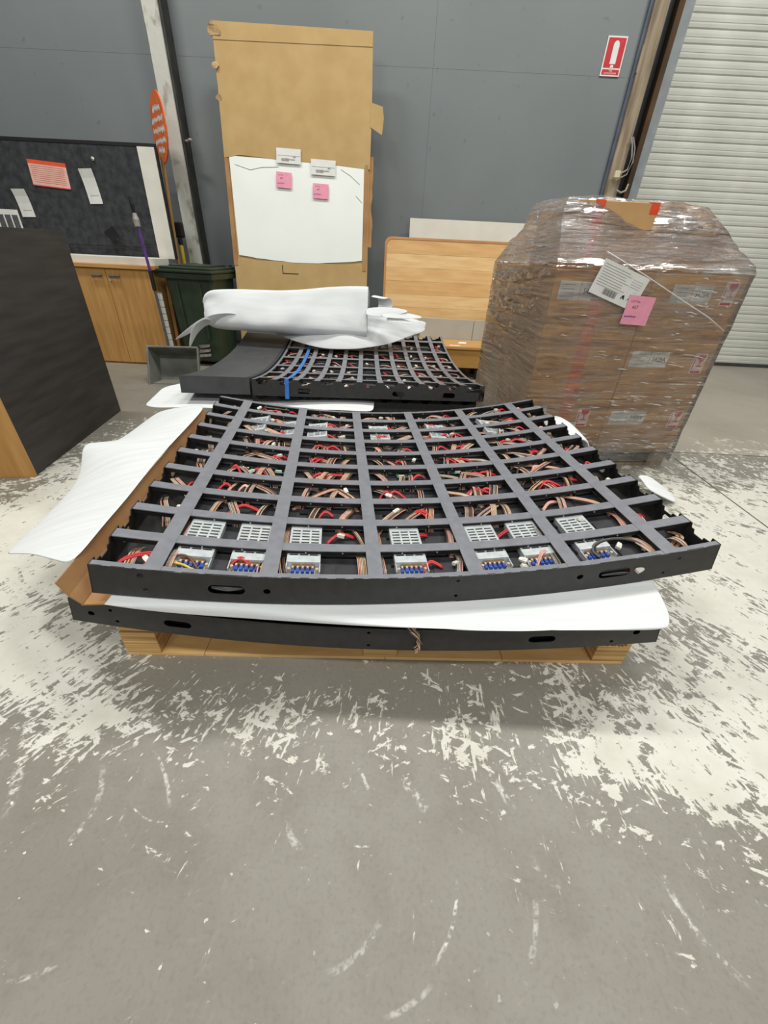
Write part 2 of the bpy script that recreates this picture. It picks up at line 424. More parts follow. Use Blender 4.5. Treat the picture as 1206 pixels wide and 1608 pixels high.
# cables on the right post
cb = thing('loose_cable', (2.45, 5.86, 2.14), 'grey cable loops with a cream junction block on the timber post', 'cable')
MB().tube([(0, 0, .25), (.03, -.01, .18), (.06, -.01, .08), (.05, -.01, -.02), (-.02, -.02, -.06)], .008).build('cable_loop', M_greyw, cb)
MB().tube([(.02, 0, .25), (.07, 0, .16), (.09, 0, .05), (.06, 0, -.06), (0, -.01, -.09)], .007).build('cable_loop', M_greyw, cb)
MB().tube([(0, 0, -.2), (.05, -.01, -.22), (.1, 0, -.2), (.12, .02, -.14)], .010).build('cable_loop', M_greyw, cb)
MB().box((-.085, -.045, -.095), (-.025, -.005, -.035), b=.006).build('junction_block', mat('cream_plastic', (222, 212, 176), (205, 195, 160), 10, .5), cb)

# ================================================================== WALL SIGN
sg = thing('fire_extinguisher_sign', (2.085, WY - .006, 2.85), 'red and white fire extinguisher sign on the grey wall', 'sign')
MB().box((-.098, -.004, 0), (.098, .004, .282), b=.003).build('plate', M_paper, sg)
MB().box((-.086, -.0055, .062), (.086, -.0042, .270)).build('red_field', M_redp, sg)
MB().box((-.086, -.0055, .012), (.086, -.0042, .050)).build('caption_band', M_redp, sg)
ex = MB()
out = [(-.028, .088), (.030, .088), (.030, .215)] + [(.001 + .029 * math.cos(a), .215 + .036 * math.sin(a)) for a in [PI * k / 8 for k in range(9)]] + [(-.028, .215)]
ex.add([(x, -.0062, z) for x, z in out], [tuple(range(len(out)))])
ex.add([(x, -.0062, z) for x, z in [(-.018, .062), (.02, .062), (.014, .082), (-.012, .082)]], [(0, 1, 2, 3)])
ex.build('extinguisher_symbol', M_paper, sg)
text('lettering', 'FIRE', .018, M_paper, sg, (0, -.0062, .040)); text('lettering', 'EXTINGUISHER', .018, M_paper, sg, (0, -.0062, .022))

# ================================================================== LED FRAMES
class Frame:
    def __init__(s, R, zc): s.R = R; s.zc = zc
    def S(s, u, v, d=0.0):
        p = u / s.R
        return Vector(((s.R - d) * math.sin(p), v, s.zc + s.R - (s.R - d) * math.cos(p)))
RAD = 4.8
WIRES = [M_brown, M_orange, M_tan, M_greyw, M_blackw, M_pinkw]
def circ(a, b, r, n=10, sy=1.0): return [(a + r * math.cos(2*PI*k/n), b + r * sy * math.sin(2*PI*k/n)) for k in range(n)]
def slot(a, b, w, h):
    r = h / 2
    return [(a + (w/2 - r) + r * math.cos(t), b + r * math.sin(t)) for t in [-PI/2 + PI*k/6 for k in range(7)]] + [(a - (w/2 - r) - r * math.cos(t), b - r * math.sin(t)) for t in [-PI/2 + PI*k/6 for k in range(7)]]

def front_plate(F, root, hw, H, v, holes, name='front_plate'):
    """curved end plate: short flat pieces, those with a hole cut out for real"""
    cuts = []
    for h in holes:
        a0 = min(p[0] for p in h) - .012; a1 = max(p[0] for p in h) + .012
        for c in cuts:
            if a0 < c[1] and a1 > c[0]:
                c[0] = min(c[0], a0); c[1] = max(c[1], a1); c[2].append(h); break
        else: cuts.append([a0, a1, [h]])
    cuts.sort(key=lambda c: c[0])
    for a, b in zip(cuts, cuts[1:]): assert a[1] <= b[0]
    mb = MB(); fn = lambda a, b, d: F.S(a, v + d, b)
    x = -hw
    for c in cuts + [[hw, hw, None]]:
        n = max(1, int((c[0] - x) / .05))
        for k in range(n):
            a, b = x + (c[0] - x)*k/n, x + (c[0] - x)*(k+1)/n
            if b - a > 1e-5:
                mb.add([fn(a, 0, 0), fn(b, 0, 0), fn(b, -H, 0), fn(a, -H, 0), fn(a, 0, .003), fn(b, 0, .003), fn(b, -H, .003), fn(a, -H, .003)],
                       [(0, 1, 2, 3), (7, 6, 5, 4), (0, 4, 5, 1), (3, 2, 6, 7)])
        if c[2]: mb.plate([(c[0], 0), (c[1], 0), (c[1], -H), (c[0], -H)], c[2], fn, .003)
        x = c[1]
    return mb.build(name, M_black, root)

def side_plate(F, root, u, L, H, rows, holes, name='side_plate'):
    p = L / rows; sgn = 1 if u < 0 else -1; mb = MB()
    fn = lambda a, b, d: F.S(u + sgn * d, a, b)
    low = .046
    for k in range(rows):                                   # notched upper edge, one tooth per row
        y0 = k * p
        mb.plate([(y0, -low), (y0, 0), (y0 + p*.22, 0), (y0 + p*.24, -.020), (y0 + p*.42, -.022), (y0 + p*.44, -.034), (y0 + p*.70, -.034), (y0 + p*.72, -.018), (y0 + p*.80, -.018), (y0 + p*.82, 0), (y0 + p, 0), (y0 + p, -low)], [], fn, .003)
        hs = [h for h in holes if y0 <= sum(q[0] for q in h)/len(h) < y0 + p]
        mb.plate([(y0, -low), (y0 + p, -low), (y0 + p, -H), (y0, -H)], hs, fn, .003)
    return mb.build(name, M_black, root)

def ribbon(F, root, pts, n=6, w=.0044, cols=None, rg=random):
    """flat multi-wire cable; pts in (u, v, d)"""
    P = [F.S(*q) for q in pts]
    # smooth
    Q = []
    for i in range(len(P) - 1):
        p0, p1, p2, p3 = P[max(i-1, 0)], P[i], P[i+1], P[min(i+2, len(P)-1)]
        for k in range(4):
            t = k / 4
            Q.append(.5 * ((2*p1) + (-p0+p2)*t + (2*p0-5*p1+4*p2-p3)*t*t + (-p0+3*p1-3*p2+p3)*t**3))
    Q.append(P[-1])
    mb = MB(); cols = cols or [rg.randrange(len(WIRES)) for _ in range(n)]
    for j in range(n):
        off = (j - (n-1)/2) * w; line = []
        for i, q in enumerate(Q):
            d = Q[min(i+1, len(Q)-1)] - Q[max(i-1, 0)]; d.z = 0
            s = Vector((-d.y, d.x, 0)); s = s.normalized() if s.length > 1e-6 else Vector((0, 1, 0))
            line.append(q + s * off)
        mb.tube(line, w * .5, cols[j], n=4, cap=False)
    return mb.build('ribbon_cable', WIRES, root, smooth=True)
def wire(F, root, pts, r, m_, name='power_wire', n=5):
    P = [F.S(*q) for q in pts]; Q = []
    for i in range(len(P) - 1):
        p0, p1, p2, p3 = P[max(i-1, 0)], P[i], P[i+1], P[min(i+2, len(P)-1)]
        for k in range(5):
            t = k / 5
            Q.append(.5 * ((2*p1) + (-p0+p2)*t + (2*p0-5*p1+4*p2-p3)*t*t + (-p0+3*p1-3*p2+p3)*t**3))
    Q.append(P[-1])
    return MB().tube(Q, r, n=n).build(name, m_, root, smooth=True)

def psu_mesh():
    mb = MB()
    mb.box((-.054, -.02, 0), (.054, .175, .026), 0, b=.002)            # perforated cover
    for r in range(9):                                                 # vent slots, real raised dark strips sunk in the lid
        for c in range(3):
            y = .012 + r * .0165
            mb.box((-.046 + c * .0325, y, .0255), (-.020 + c * .0325, y + .007, .0263), 1)
    mb.box((-.054, -.062, 0), (.054, -.02, .004), 0)                    # terminal tray
    mb.box((-.036, -.034, .004), (.036, -.022, .018), 2)
    for k in range(5):
        mb.box((-.037 + k * .0155, -.054, .004), (-.027 + k * .0155, -.034, .015), 3)
        mb.box((-.035 + k * .0155, -.040, .015), (-.029 + k * .0155, -.032, .019), 4)
    mb.box((-.054, -.062, .004), (-.051, -.02, .022), 0); mb.box((.051, -.062, .004), (.054, -.02, .022), 0)
    mb.lathe([(.005, 0), (.005, .016)], (-.044, -.045, .004), 8, 4); mb.lathe([(.005, 0), (.005, .016)], (.044, -.045, .004), 8, 4)
    return mb
PSU_MATS = [M_psu, M_slot, M_coil, M_blue, M_tan]
PSU0 = None
def psu(F, root, u, v, flip=False, d=-.041):
    global PSU0
    p = F.S(u, v, d); a = u / F.R
    if PSU0 is None:
        PSU0 = psu_mesh().build('power_supply', PSU_MATS, root); o = PSU0
    else: o = share('power_supply', PSU0, root)
    o.location = p; o.rotation_euler = (0, -a, PI if flip else 0)
    return o
CARD0 = None
def card(F, root, u, v, d=-.038):
    global CARD0
    p = F.S(u, v, d)
    if CARD0 is None:
        mb = MB().box((-.032, -.03, .006), (.032, .03, .0085), 0)
        for x in (-.02, -.004, .014): mb.box((x, -.02, .0085), (x + .011, .012, .016), 1)
        mb.box((-.028, .018, .0085), (.028, .028, .020), 2)
        mb.box((-.026, -.028, .0085), (.0, -.022, .018), 3)
        CARD0 = mb.build('receiver_card', [M_green, M_chip, M_green, M_conn], root); o = CARD0
    else: o = share('receiver_card', CARD0, root)
    o.location = p; o.rotation_euler = (0, -u / F.R, 0)
    return o
PLUG0 = None
def plug(F, root, u, v, d, rz):
    global PLUG0
    if PLUG0 is None:
        mb = MB().box((-.011, -.008, -.006), (.011, .008, .006), 0, b=.0015).box((.011, -.006, -.004), (.016, .006, .004), 0)
        mb.box((-.006, -.003, .006), (.006, .003, .008), 0)
        PLUG0 = mb.build('connector', M_conn, root); o = PLUG0
    else: o = share('connector', PLUG0, root)
    o.location = F.S(u, v, d); o.rotation_euler = (random.uniform(-.4, .4), random.uniform(-.4, .4), rz)
    return o

def led_frame(root, L=1.517, H=.108, detail=2, rows=10, seed=3, fholes=(), sholes=()):
    """concave steel frame of a curved LED wall, seen from behind; u across, v along"""
    F = Frame(RAD, H); rg = random.Random(seed); hw = .96; p = L / rows
    front_plate(F, root, hw, H, 0.0, fholes)
    front_plate(F, root, hw, H, L - .003, [], 'rear_plate')
    side_plate(F, root, -hw, L, H, rows, sholes); side_plate(F, root, hw, L, H, rows, sholes)
    # bottom sheet of the edge columns and the module backs
    n = 40
    MB().grid([[F.S(-hw + 2*hw*k/n, .003, -H + .004) for k in range(n+1)], [F.S(-hw + 2*hw*k/n, L - .003, -H + .004) for k in range(n+1)]]).build('face_sheet', M_blackd, root)
    MB().grid([[F.S(-.80 + 1.6*k/n, .003, -.048) for k in range(n+1)], [F.S(-.80 + 1.6*k/n, L - .003, -.048) for k in range(n+1)]]).build('back_sheet', M_blackd, root)
    # cross bars: flat strip round the arc, lightened as if lit; rib blackened as shade
    def sweep(mb, pr, mi=0, ns=36):
        vs = []; fs = []; m_ = len(pr)
        for k in range(ns + 1):
            u = -hw + .004 + 2*(hw - .004)*k/ns
            vs += [F.S(u, a, b) for a, b in pr]
        for k in range(ns):
            for j in range(m_): fs.append((k*m_+j, k*m_+(j+1) % m_, (k+1)*m_+(j+1) % m_, (k+1)*m_+j))
        fs += [tuple(range(m_)), tuple(ns*m_ + j for j in range(m_))[::-1]]
        return mb.add(vs, fs, mi)
    def cross(v0, v1):
        bar = sweep(MB(), [(v0, -.003), (v0, 0), (v1, 0), (v1, -.003)]).build('cross_bar', M_grille_lit, root)
        mb = sweep(MB(), [(v0 + .002, -.020), (v0 + .002, -.003), (v1 - .002, -.003), (v1 - .002, -.020)])
        if detail > 1:
            for c in range(6):                      # bright screw heads in the webs
                for du in (.10, .22):
                    u = -.80 + c * .32 + du
                    if u > .8: continue
                    q = F.S(u, v0 + .0014, -.010)
                    mb.lathe([(.0034, -.001), (.0028, .001)], (0, 0, 0), 6, 1, Matrix.Translation(q) @ Matrix.Rotation(PI/2, 4, 'X'))
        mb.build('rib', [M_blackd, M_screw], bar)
    for k in range(rows + 1):
        c = k * p
        v0, v1 = c - .0195, c + .0195
        if k == 0: v0, v1 = 0.0, .020
        if k == rows: v0, v1 = L - .020, L
        cross(v0, v1)
    # straps running along
    for c in range(6):
        u = -.80 + .32 * c; w = .024
        lb = MB()
        for a, b in ((.0012, -.0005),):
            vs = [F.S(u - w, .001, a), F.S(u + w, .001, a), F.S(u + w, L - .001, a), F.S(u - w, L - .001, a), F.S(u - w, .001, b), F.S(u + w, .001, b), F.S(u + w, L - .001, b), F.S(u - w, L - .001, b)]
            lb.add(vs, [(0,1,2,3), (7,6,5,4), (0,4,5,1), (1,5,6,2), (2,6,7,3), (3,7,4,0)])
        lb = lb.build('long_bar', M_grille_lit, root)
        rb_ = MB(); w -= .002
        vs = [F.S(u - w, .004, -.003), F.S(u + w, .004, -.003), F.S(u + w, L - .004, -.003), F.S(u - w, L - .004, -.003), F.S(u - w, .004, -.020), F.S(u + w, .004, -.020), F.S(u + w, L - .004, -.020), F.S(u - w, L - .004, -.020)]
        rb_.add(vs, [(0,1,2,3), (7,6,5,4), (0,4,5,1), (1,5,6,2), (2,6,7,3), (3,7,4,0)])
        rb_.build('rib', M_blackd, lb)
    if detail < 1: return F
    # LED modules: their plastic backs lie in the frame two by one
    mb = MB()
    m0 = None
    for c in range(5):
        for r in range(rows):
            if m0 is None:
                mb = MB().box((-.156, .006, 0), (.156, p - .006, .006), 0, b=.0015)
                mb.box((-.13, .03, .006), (-.03, .075, .009), 0); mb.box((.04, .05, .006), (.12, .105, .010), 0)
                mb.box((-.02, .02, .006), (.02, .04, .013), 1); mb.box((-.10, .10, .006), (-.06, .112, .014), 1)
                m0 = mb.build('module_back', [M_sheet, M_chip], root); o = m0
            else: o = share('module_back', m0, root)
            u = -.64 + .32 * c
            q = F.S(u, r * p, -.047); o.location = q; o.rotation_euler = (0, -u / F.R, 0)
    return F

def wiring(F, root, L=1.517, rows=10, seed=5, skip=(), big=True):
    rg = random.Random(seed); p = L / rows
    for c in range(-1, 6):
        uc = -.64 + .32 * c
        wd = .125
        if c == -1: uc, wd = -.87, .05
        if c == 5: uc, wd = .87, .045
        edge_ = not 0 <= c < 5
        lo, hi = uc - wd - .01, uc + wd + .01
        cl = lambda x: min(max(x, lo), hi)
        for r in range(rows):
            v0 = r * p
            base = -.037 if not edge_ else -.055
            has_psu = r in (0, 1) and not edge_ and big
            nr = rg.choice([0, 1, 1]) if edge_ else rg.choice([2, 3, 3, 4])
            if has_psu: nr = 2
            if not big: nr = rg.choice([1, 1, 2]) if not edge_ else rg.choice([0, 1])
            for q in range(nr):
                u = uc + wd * (-.85 + 1.7 * (q + rg.uniform(.2, .8)) / nr)
                if has_psu:
                    u = uc + (-.135, .125)[q] + rg.uniform(-.01, .01)
                    near = [x for x in skip if abs(u - x) < .065]
                    if near: u = near[0] + (.075 if u > near[0] else -.075)
                lean = rg.uniform(-.03, .03)
                if not has_psu and rg.random() < .35: lean = rg.choice([-1, 1]) * rg.uniform(.05, .11)
                h1, h2 = rg.uniform(.008, .022), rg.uniform(.008, .022)
                ribbon(F, root, [(cl(u - lean), v0 - .012 if r else .026, base - .008 if r else base), (cl(u - lean*.4), v0 + p*.3, base + h1), (cl(u + lean*.5), v0 + p*.72, base + h2), (cl(u + lean), v0 + p + (.012 if r < rows - 1 else -.026), base - .008)],
                       n=rg.choice([5, 6, 7]) if big else 4, rg=rg, w=rg.uniform(.0044, .0054))
            nw = (rg.choice([0, 1]) if edge_ else rg.choice([1, 1, 2, 3])) if not has_psu else rg.choice([0, 1, 1])
            if not big: nw = rg.choice([0, 1, 1])
            for _ in range(nw):
                u = uc + rg.uniform(-wd * .9, wd * .5); sp = rg.uniform(.05, .13) * (1 if wd > .1 else .5)
                h = rg.uniform(.014, .026)
                col = M_red if rg.random() < .8 else rg.choice([M_blackw, M_blackw, M_pinkw])
                a0, e0 = rg.uniform(.3, .5), rg.uniform(.35, .75)
                for q in range(2):
                    dv = q * .0085
                    wire(F, root, [(cl(u), v0 + p*a0 + dv, base), (cl(u + sp*.45), v0 + p*.62 + dv, base + h), (cl(u + sp), v0 + p*e0 + dv, base + .004)], .0040, col)
            if rg.random() < .5:
                plug(F, root, uc + rg.uniform(-wd*.8, wd*.8), v0 + p * rg.uniform(.4, .7), base + .022, rg.uniform(0, PI))

# ---- pallet under the front stack
def pallet(name, loc, rz, w, d, h, label, seed=1, detail=True):
    rg = random.Random(seed)
    t = thing(name, loc, label, 'pallet', rz)
    nb = 7; bw = d / nb
    for k in range(nb):
        MB().box((-w/2, k*bw + .006, h - .018), (w/2, (k+1)*bw - .006, h), b=.002).build('deck_board', M_ply, t)
    for x in (-w/2, -.06, w/2 - .12):
        for y in (0.0, d/2 - .05, d - .1):
            MB().box((x, y, .014), (x + .12, y + .1, h - .018), b=.002).build('block', M_plyedge, t)
    for y in (0.0, d/2 - .05, d - .1):
        xs_ = [-w/2, -w/2 + .30 + rg.uniform(-.04, .04), .02, .45, w/2]
        for a, b in zip(xs_, xs_[1:]):
            MB().box((a + .001, y, 0), (b - .001, y + .1, .014), b=.0015).build('bottom_board', M_ply, t)
    MB().box((-w/2 + .1, d*.30, .014), (w/2 - .1, d*.30 + .02, h - .02)).build('stringer', M_ply, t)
    return t
pal = pallet('plywood_pallet', (.01, .94, 0), math.radians(2.0), 1.80, 1.42, .138, 'pale plywood pallet under the front stack of curved black frames')
for k in range(7):
    st = MB(); scribble(st, -.55 + .11*k, -.535 + .11*k, .07, .06, 1.42*.30 - .001, 0, .003, k); st.build('stamp_mark', mat('faded_stamp', (120, 92, 58), (110, 84, 52), 20, .8), pal)
st = MB(); scribble(st, .80, .88, .105, .014, -.001, 0, .0016, 4); st.build('stamp_mark', M_ink, pal)

th = math.radians(7.2)
# ---- lowest frame A, second frame B
A = thing('curved_led_display', (-.035, .872, .140), 'lowest curved black steel frame, resting on the plywood pallet', 'led display', math.radians(.8), 'curved display frames')
FA = Frame(RAD, .10)
hA = [slot(-.60, -.052, .085, .030), slot(.56, -.052, .085, .030), circ(-.86, -.055, .010), circ(-.80, -.028, .006), circ(-.785, -.075, .006), circ(.005, -.020, .006), circ(.005, -.080, .006), circ(.79, -.022, .006), circ(.85, -.045, .011), circ(.78, -.080, .006)]
front_plate(FA, A, .92, .10, 0, hA); front_plate(FA, A, .92, .10, 1.50, [], 'rear_plate')
side_plate(FA, A, -.92, 1.503, .10, 10, []); side_plate(FA, A, .92, 1.503, .10, 10, [])
MB().grid([[FA.S(-.92 + 1.84*k/24, v, -.02) for k in range(25)] for v in (.004, 1.5)]).build('back_sheet', M_blackd, A)
MB().grid([[FA.S(-.92 + 1.84*k/24, v, -.097) for k in range(25)] for v in (.004, 1.5)]).build('face_sheet', M_blackd, A)
ribbon(FA, A, [(.13, .05, -.01), (.14, .0, .006), (.165, -.012, -.02), (.17, -.010, -.06), (.155, -.012, -.082)], 6, .0048, [0, 2, 4, 1, 3, 1])
B = thing('curved_led_display', (.09, .935, .2415), 'second curved black frame, between the lowest frame and the white foam', 'led display', th, 'curved display frames')
FB = Frame(RAD, .052)
front_plate(FB, B, .80, .052, 0, [circ(-.72, -.025, .007), circ(-.03, -.030, .007)]); front_plate(FB, B, .80, .052, 1.50, [], 'rear_plate')
MB().grid([[FB.S(-.80 + 1.60*k/24, v, -.010) for k in range(25)] for v in (.004, 1.5)]).build('back_sheet', M_blackd, B)
for u in (-.80, .80):
    sgn = 1 if u < 0 else -1
    MB().plate([(0, 0), (1.503, 0), (1.503, -.052), (0, -.052)], [], lambda a, b, d: FB.S(u + sgn*d, a, b), .003).build('side_plate', M_black, B)

# ---- main frame C
th = math.radians(7.2)
C_ = thing('curved_led_display', (.145, .94, .300), 'topmost curved black frame of the front stack, its wired grid open upwards', 'led display', th, 'curved display frames')
fh = [slot(-.60, -.058, .105, .036), slot(.62, -.052, .105, .036), circ(-.485, -.058, .011), circ(.505, -.050, .011), circ(-.83, -.025, .009), circ(-.82, -.078, .007), circ(.10, -.020, .006), circ(.10, -.085, .006), circ(.83, -.030, .006), circ(.79, -.085, .006)]
sh = [circ(1.517/10*(k + .5), -.066, .030, 14, .85) for k in (1, 4, 8)]
F = led_frame(C_, fholes=fh, sholes=sh)
PS = [-.715, -.555, -.385, -.035, .245, .405, .575]
for u in PS[:-1]: psu(F, C_, u, .114)
psu(F, C_, .60, .114)
for u in (-.70, -.52, -.38, -.04, .29, .60): psu(F, C_, u, 1.30, True)
for u in (-.66, -.52, -.33, .03, .30): card(F, C_, u, .74 if u < .2 else .76)
wiring(F, C_, skip=PS)
# particular pieces one can pick out in the nearest row
wire(F, C_, [(-.80, .075, -.03), (-.74, .06, -.022), (-.70, .04, -.022), (-.64, .03, -.03)], .0042, M_yellow, 'yellow_wire')
wire(F, C_, [(-.80, .03, -.04), (-.77, .085, -.018), (-.73, .09, -.016), (-.69, .05, -.03)], .004, M_brown, 'brown_wire')
for q in range(2): wire(F, C_, [(-.93, .03 + q*.012, -.06), (-.90, .07 + q*.012, -.035), (-.84, .10 + q*.010, -.030), (-.79, .11 + q*.010, -.045)], .0042, M_red)
for rr, mm in ((.085, M_greydark), (.078, M_blackw)):
    wire(F, C_, [(.64 + rr*math.cos(a) + .03, .075 + rr*.62*math.sin(a), -.020 + .004*math.sin(a)) for a in [PI*1.15 - k*PI/7*1.15 for k in range(9)]], .0052, mm, 'coiled_cable', 6)
text('marking', 'DC', .030, M_conn, C_, F.S(.665, .045, -.040), (0, -.14, 0))
plug(F, C_, -.135, .07, -.03, .3); plug(F, C_, .115, .09, -.025, .5); plug(F, C_, .335, .05, -.025, .1); plug(F, C_, .70, -.004, -.05, .3)
wire(F, C_, [(.66, .02, -.06), (.69, .004, -.056), (.71, -.003, -.05)], .003, M_red)
for q in range(3): wire(F, C_, [(.685 - q*.0, .0 + .003*q, -.062 - q*.004), (.64, .012, -.063 - q*.004), (.585, .01, -.064)], .003, M_greydark, 'grey_wire')
for q in range(3): wire(F, C_, [(-.645, .012, -.05 - q*.006), (-.60, .006, -.052 - q*.006), (-.555, .012, -.060)], .0035, M_greydark, 'grey_wire')
ribbon(F, C_, [(.85, .12, -.07), (.865, .09, -.02), (.885, .055, -.025), (.90, .02, -.07)], 6, .0055, [0, 2, 4, 2, 1, 4])
wire(F, C_, [(-.70, 1.455, -.03), (-.70, 1.44, .0), (-.66, 1.43, .006), (-.60, 1.43, .006), (-.56, 1.44, .0), (-.56, 1.455, -.03)], .004, M_greydark, 'grip_handle')

# ---- rear stack
rt = math.radians(3.7)
rear_o = Vector((.66, 2.84, 0))       # right near corner of the rear stack
rpal = pallet('plywood_pallet', (-.35, 3.0, 0), rt, 1.9, 1.6, .138, 'plywood pallet hidden low beneath the rear stack of curved frames', 2)
def rear_frame(name, z, label, detail, seed):
    t = thing(name, (0, 0, 0), label, 'led display', 0, 'curved display frames')
    # local u (across the arc) -> away from the camera, local v -> to the left
    t.rotation_euler = (0, 0, rt + PI/2)
    return t
# world: local +x = away (u), local +y = to the left (v)
D1 = rear_frame('curved_led_display', 0, 'topmost curved black frame of the rear stack, half under white foam', 2, 9)
ax = Vector((math.cos(rt), math.sin(rt), 0)); ay = Vector((-math.sin(rt), math.cos(rt), 0))
cen = rear_o + ay * .953
D1.location = (cen.x, cen.y, .292)
shr = [slot(1.57 - .34 + .0, -.075, .085, .030), slot(.90 - .0, -.075, .085, .030), slot(.42, -.075, .085, .030), circ(.08, -.085, .008), circ(.08, -.03, .008)]
FD = led_frame(D1, L=1.60, rows=11, seed=9, sholes=[slot(1.25, -.072, .09, .034), slot(.60, -.072, .09, .034), slot(.25, -.072, .09, .034), circ(.03, -.03, .008), circ(.03, -.09, .008)])
wiring(FD, D1, L=1.60, rows=11, seed=21, big=False)
D2 = rear_frame('curved_led_display', 0, 'curved black frame under the rear top frame, showing only a dark notched edge', 0, 11)
D2.location = (cen.x - .03, cen.y + .06, .170)
FD2 = led_frame(D2, L=1.60, rows=11, detail=0, seed=11)

# plain curved panel beside the wired grid
cp = thing('curved_display_cover', (0, 0, 0), 'plain dark grey curved panel with no openings, left of the rear wired frame', 'panel')
q = rear_o - ax * 1.615 + ay * .953
cp.location = (q.x, q.y, .292); cp.rotation_euler = (0, 0, rt + PI/2)
FP = Frame(RAD, .112); n = 30; wv = .46
M_pl = mat('dark_grey_panel', (72, 73, 76), (62, 63, 66), 12, .5, .05, 200)
MB().grid([[FP.S(-.96 + 1.92*k/n, v, .004) for k in range(n+1)] for v in (0, wv)]).build('top_sheet', M_pl, cp, smooth=True)
MB().grid([[FP.S(-.96 + 1.92*k/n, v, -.108) for k in range(n+1)] for v in (0, wv)]).build('underside', M_pl, cp, smooth=True)
for v in (0, wv): MB().grid([[FP.S(-.96 + 1.92*k/n, v, d) for k in range(n+1)] for d in (.004, -.108)]).build('side_plate', M_pl, cp)
for u in (-.96, .96): MB().grid([[FP.S(u, v, d) for v in (0, wv)] for d in (.004, -.108)]).build('end_plate', M_pl, cp)
MB().grid([[FP.S(-.96 + 1.92*k/n, v, .0055) for k in range(n+1)] for v in (.012, .018)]).build('groove', M_blackd, cp, smooth=True)

# blue strap over the rear frame
sp = MB(); v = 1.365; rows_ = []
path = [FD.S(-.967, v, -.125), FD.S(-.967, v, -.06), FD.S(-.966, v, .006)] + [FD.S(-.95 + 1.9*k/24, v + .02 * (k/24), .0075) for k in range(25)]
rows_ = [[p_ + Vector((0, -.014, 0)), p_ + Vector((0, .014, 0))] for p_ in path]
for r_ in rows_:
    for q_ in r_: pass
so = sp.grid(rows_).build('tie_strap', M_blues); so.matrix_world = Matrix.Translation(D1.location) @ Matrix.Rotation(rt + PI/2, 4, 'Z')
tag(so, 'blue webbing strap lying over the rear frame', 'strap')
md = so.modifiers.new('thick', 'SOLIDIFY'); md.thickness = .0015

# ================================================================== FOAM AND CARDBOARD
def sheet(name, rows, material, label, cat, th_=.006, sub=2, group=None):
    o = MB().grid([[Vector(p) for p in r] for r in rows]).build(name, material, smooth=True)
    o.modifiers.new('thick', 'SOLIDIFY').thickness = th_
    s = o.modifiers.new('soft', 'SUBSURF'); s.levels = sub; s.render_levels = sub
    return tag(o, label, cat, group)

# brown corner strip along the left side of the front stack
cs = thing('cardboard_angle', (-.845, .830, .334), 'brown folded cardboard edge protector left of the front stack', 'cardboard', th)
kk = 8
MB().grid([[(-.055 - .022 + .006*noise.noise((k, 0, 1)), 1.50*k/kk, .092 + .006*noise.noise((k, 2, 0))) for k in range(kk+1)],
           [(-.060, 1.50*k/kk, .040) for k in range(kk+1)],
           [(-.035, 1.50*k/kk, .004) for k in range(kk+1)]]).build('upright_flange', M_cardd, cs).modifiers.new('t', 'SOLIDIFY').thickness = .005
MB().grid([[(-.036, 1.50*k/kk, .005), ][0:1] + [(.03, 1.50*k/kk, .004), (.12, 1.50*k/kk, .004)] for k in range(kk+1)]).build('lower_flange', M_cardd, cs).modifiers.new('t', 'SOLIDIFY').thickness = .005
MB().box((.035, .012, .0045), (.112, .10, .0065)).build('parcel_tape', M_card, cs)

def fs(pts): return [Vector(p) for p in pts]
# foam sheet spread out to the left of the front stack
inn = [(-.96, .87, .425), (-.985, 1.05, .43), (-1.01, 1.25, .43), (-1.035, 1.45, .435), (-1.06, 1.65, .435), (-1.085, 1.85, .43), (-1.115, 2.10, .425), (-1.145, 2.34, .42)]
out_ = [(-1.39, 1.11, .262), (-1.42, 1.30, .25), (-1.46, 1.50, .25), (-1.50, 1.74, .27), (-1.545, 1.88, .33), (-1.555, 2.05, .27), (-1.56, 2.28, .27), (-1.54, 2.56, .30)]
rws = []
for k in range(7):
    t_ = k / 6; r_ = []
    for j, (a, b) in enumerate(zip(inn, out_)):
        p_ = (Vector(a) + Vector((.05, .01, .012))).lerp(Vector(b), t_)
        p_.z += .018 * math.sin(PI * t_) + .008 * noise.noise((j * .8, t_ * 3, 0))
        if j == 4: p_ = p_ + Vector((-.03*t_*t_, 0, .065 * t_ * t_))
        if j == 3: p_.z -= .012 * t_
        r_.append(p_)
    rws.append(r_)
sheet('foam_sheet', rws, M_foam, 'large white foam sheet fanned out left of the front stack', 'foam sheet', .005)
# foam lip hanging out between second and top frame
rws = []
nc = 30
for k in range(8):
    r_ = []
    for j in range(nc + 1):
        s = j / nc; x = -.78 + 1.70 * s - .075 * max(0, (k - 2)/5) * s**5
        yc = .94 + (x - .145) * .126                               # front of the top frame
        zc = .300 + RAD - math.sqrt(RAD*RAD - (x - .145)**2)       # its lower edge
        yf = .850 + .006 * math.sin(s*7)
        zb = .274 + .004*math.sin(s*11) + .052*s*s
        if s < .28: zb += (zc - .008 - zb) * (1 - s/.28)**1.3; yf += (yc - .03 - yf) * (1 - s/.28)
        if k == 0: p_ = (x, yc + .25, zc - .003)
        elif k == 1: p_ = (x, yc + .03, zc - .003)
        else:
            f_ = (k - 2) / 5
            p_ = (x, yc + (yf - yc) * min(1, f_*1.8)**.42 - .004, zc - .006 - (zc - .006 - zb) * f_**1.5)
        r_.append(p_)
    rws.append(r_)
sheet('foam_sheet', rws, M_foam, 'white foam sheet lip sticking out between the second and top frames', 'foam sheet', .004)

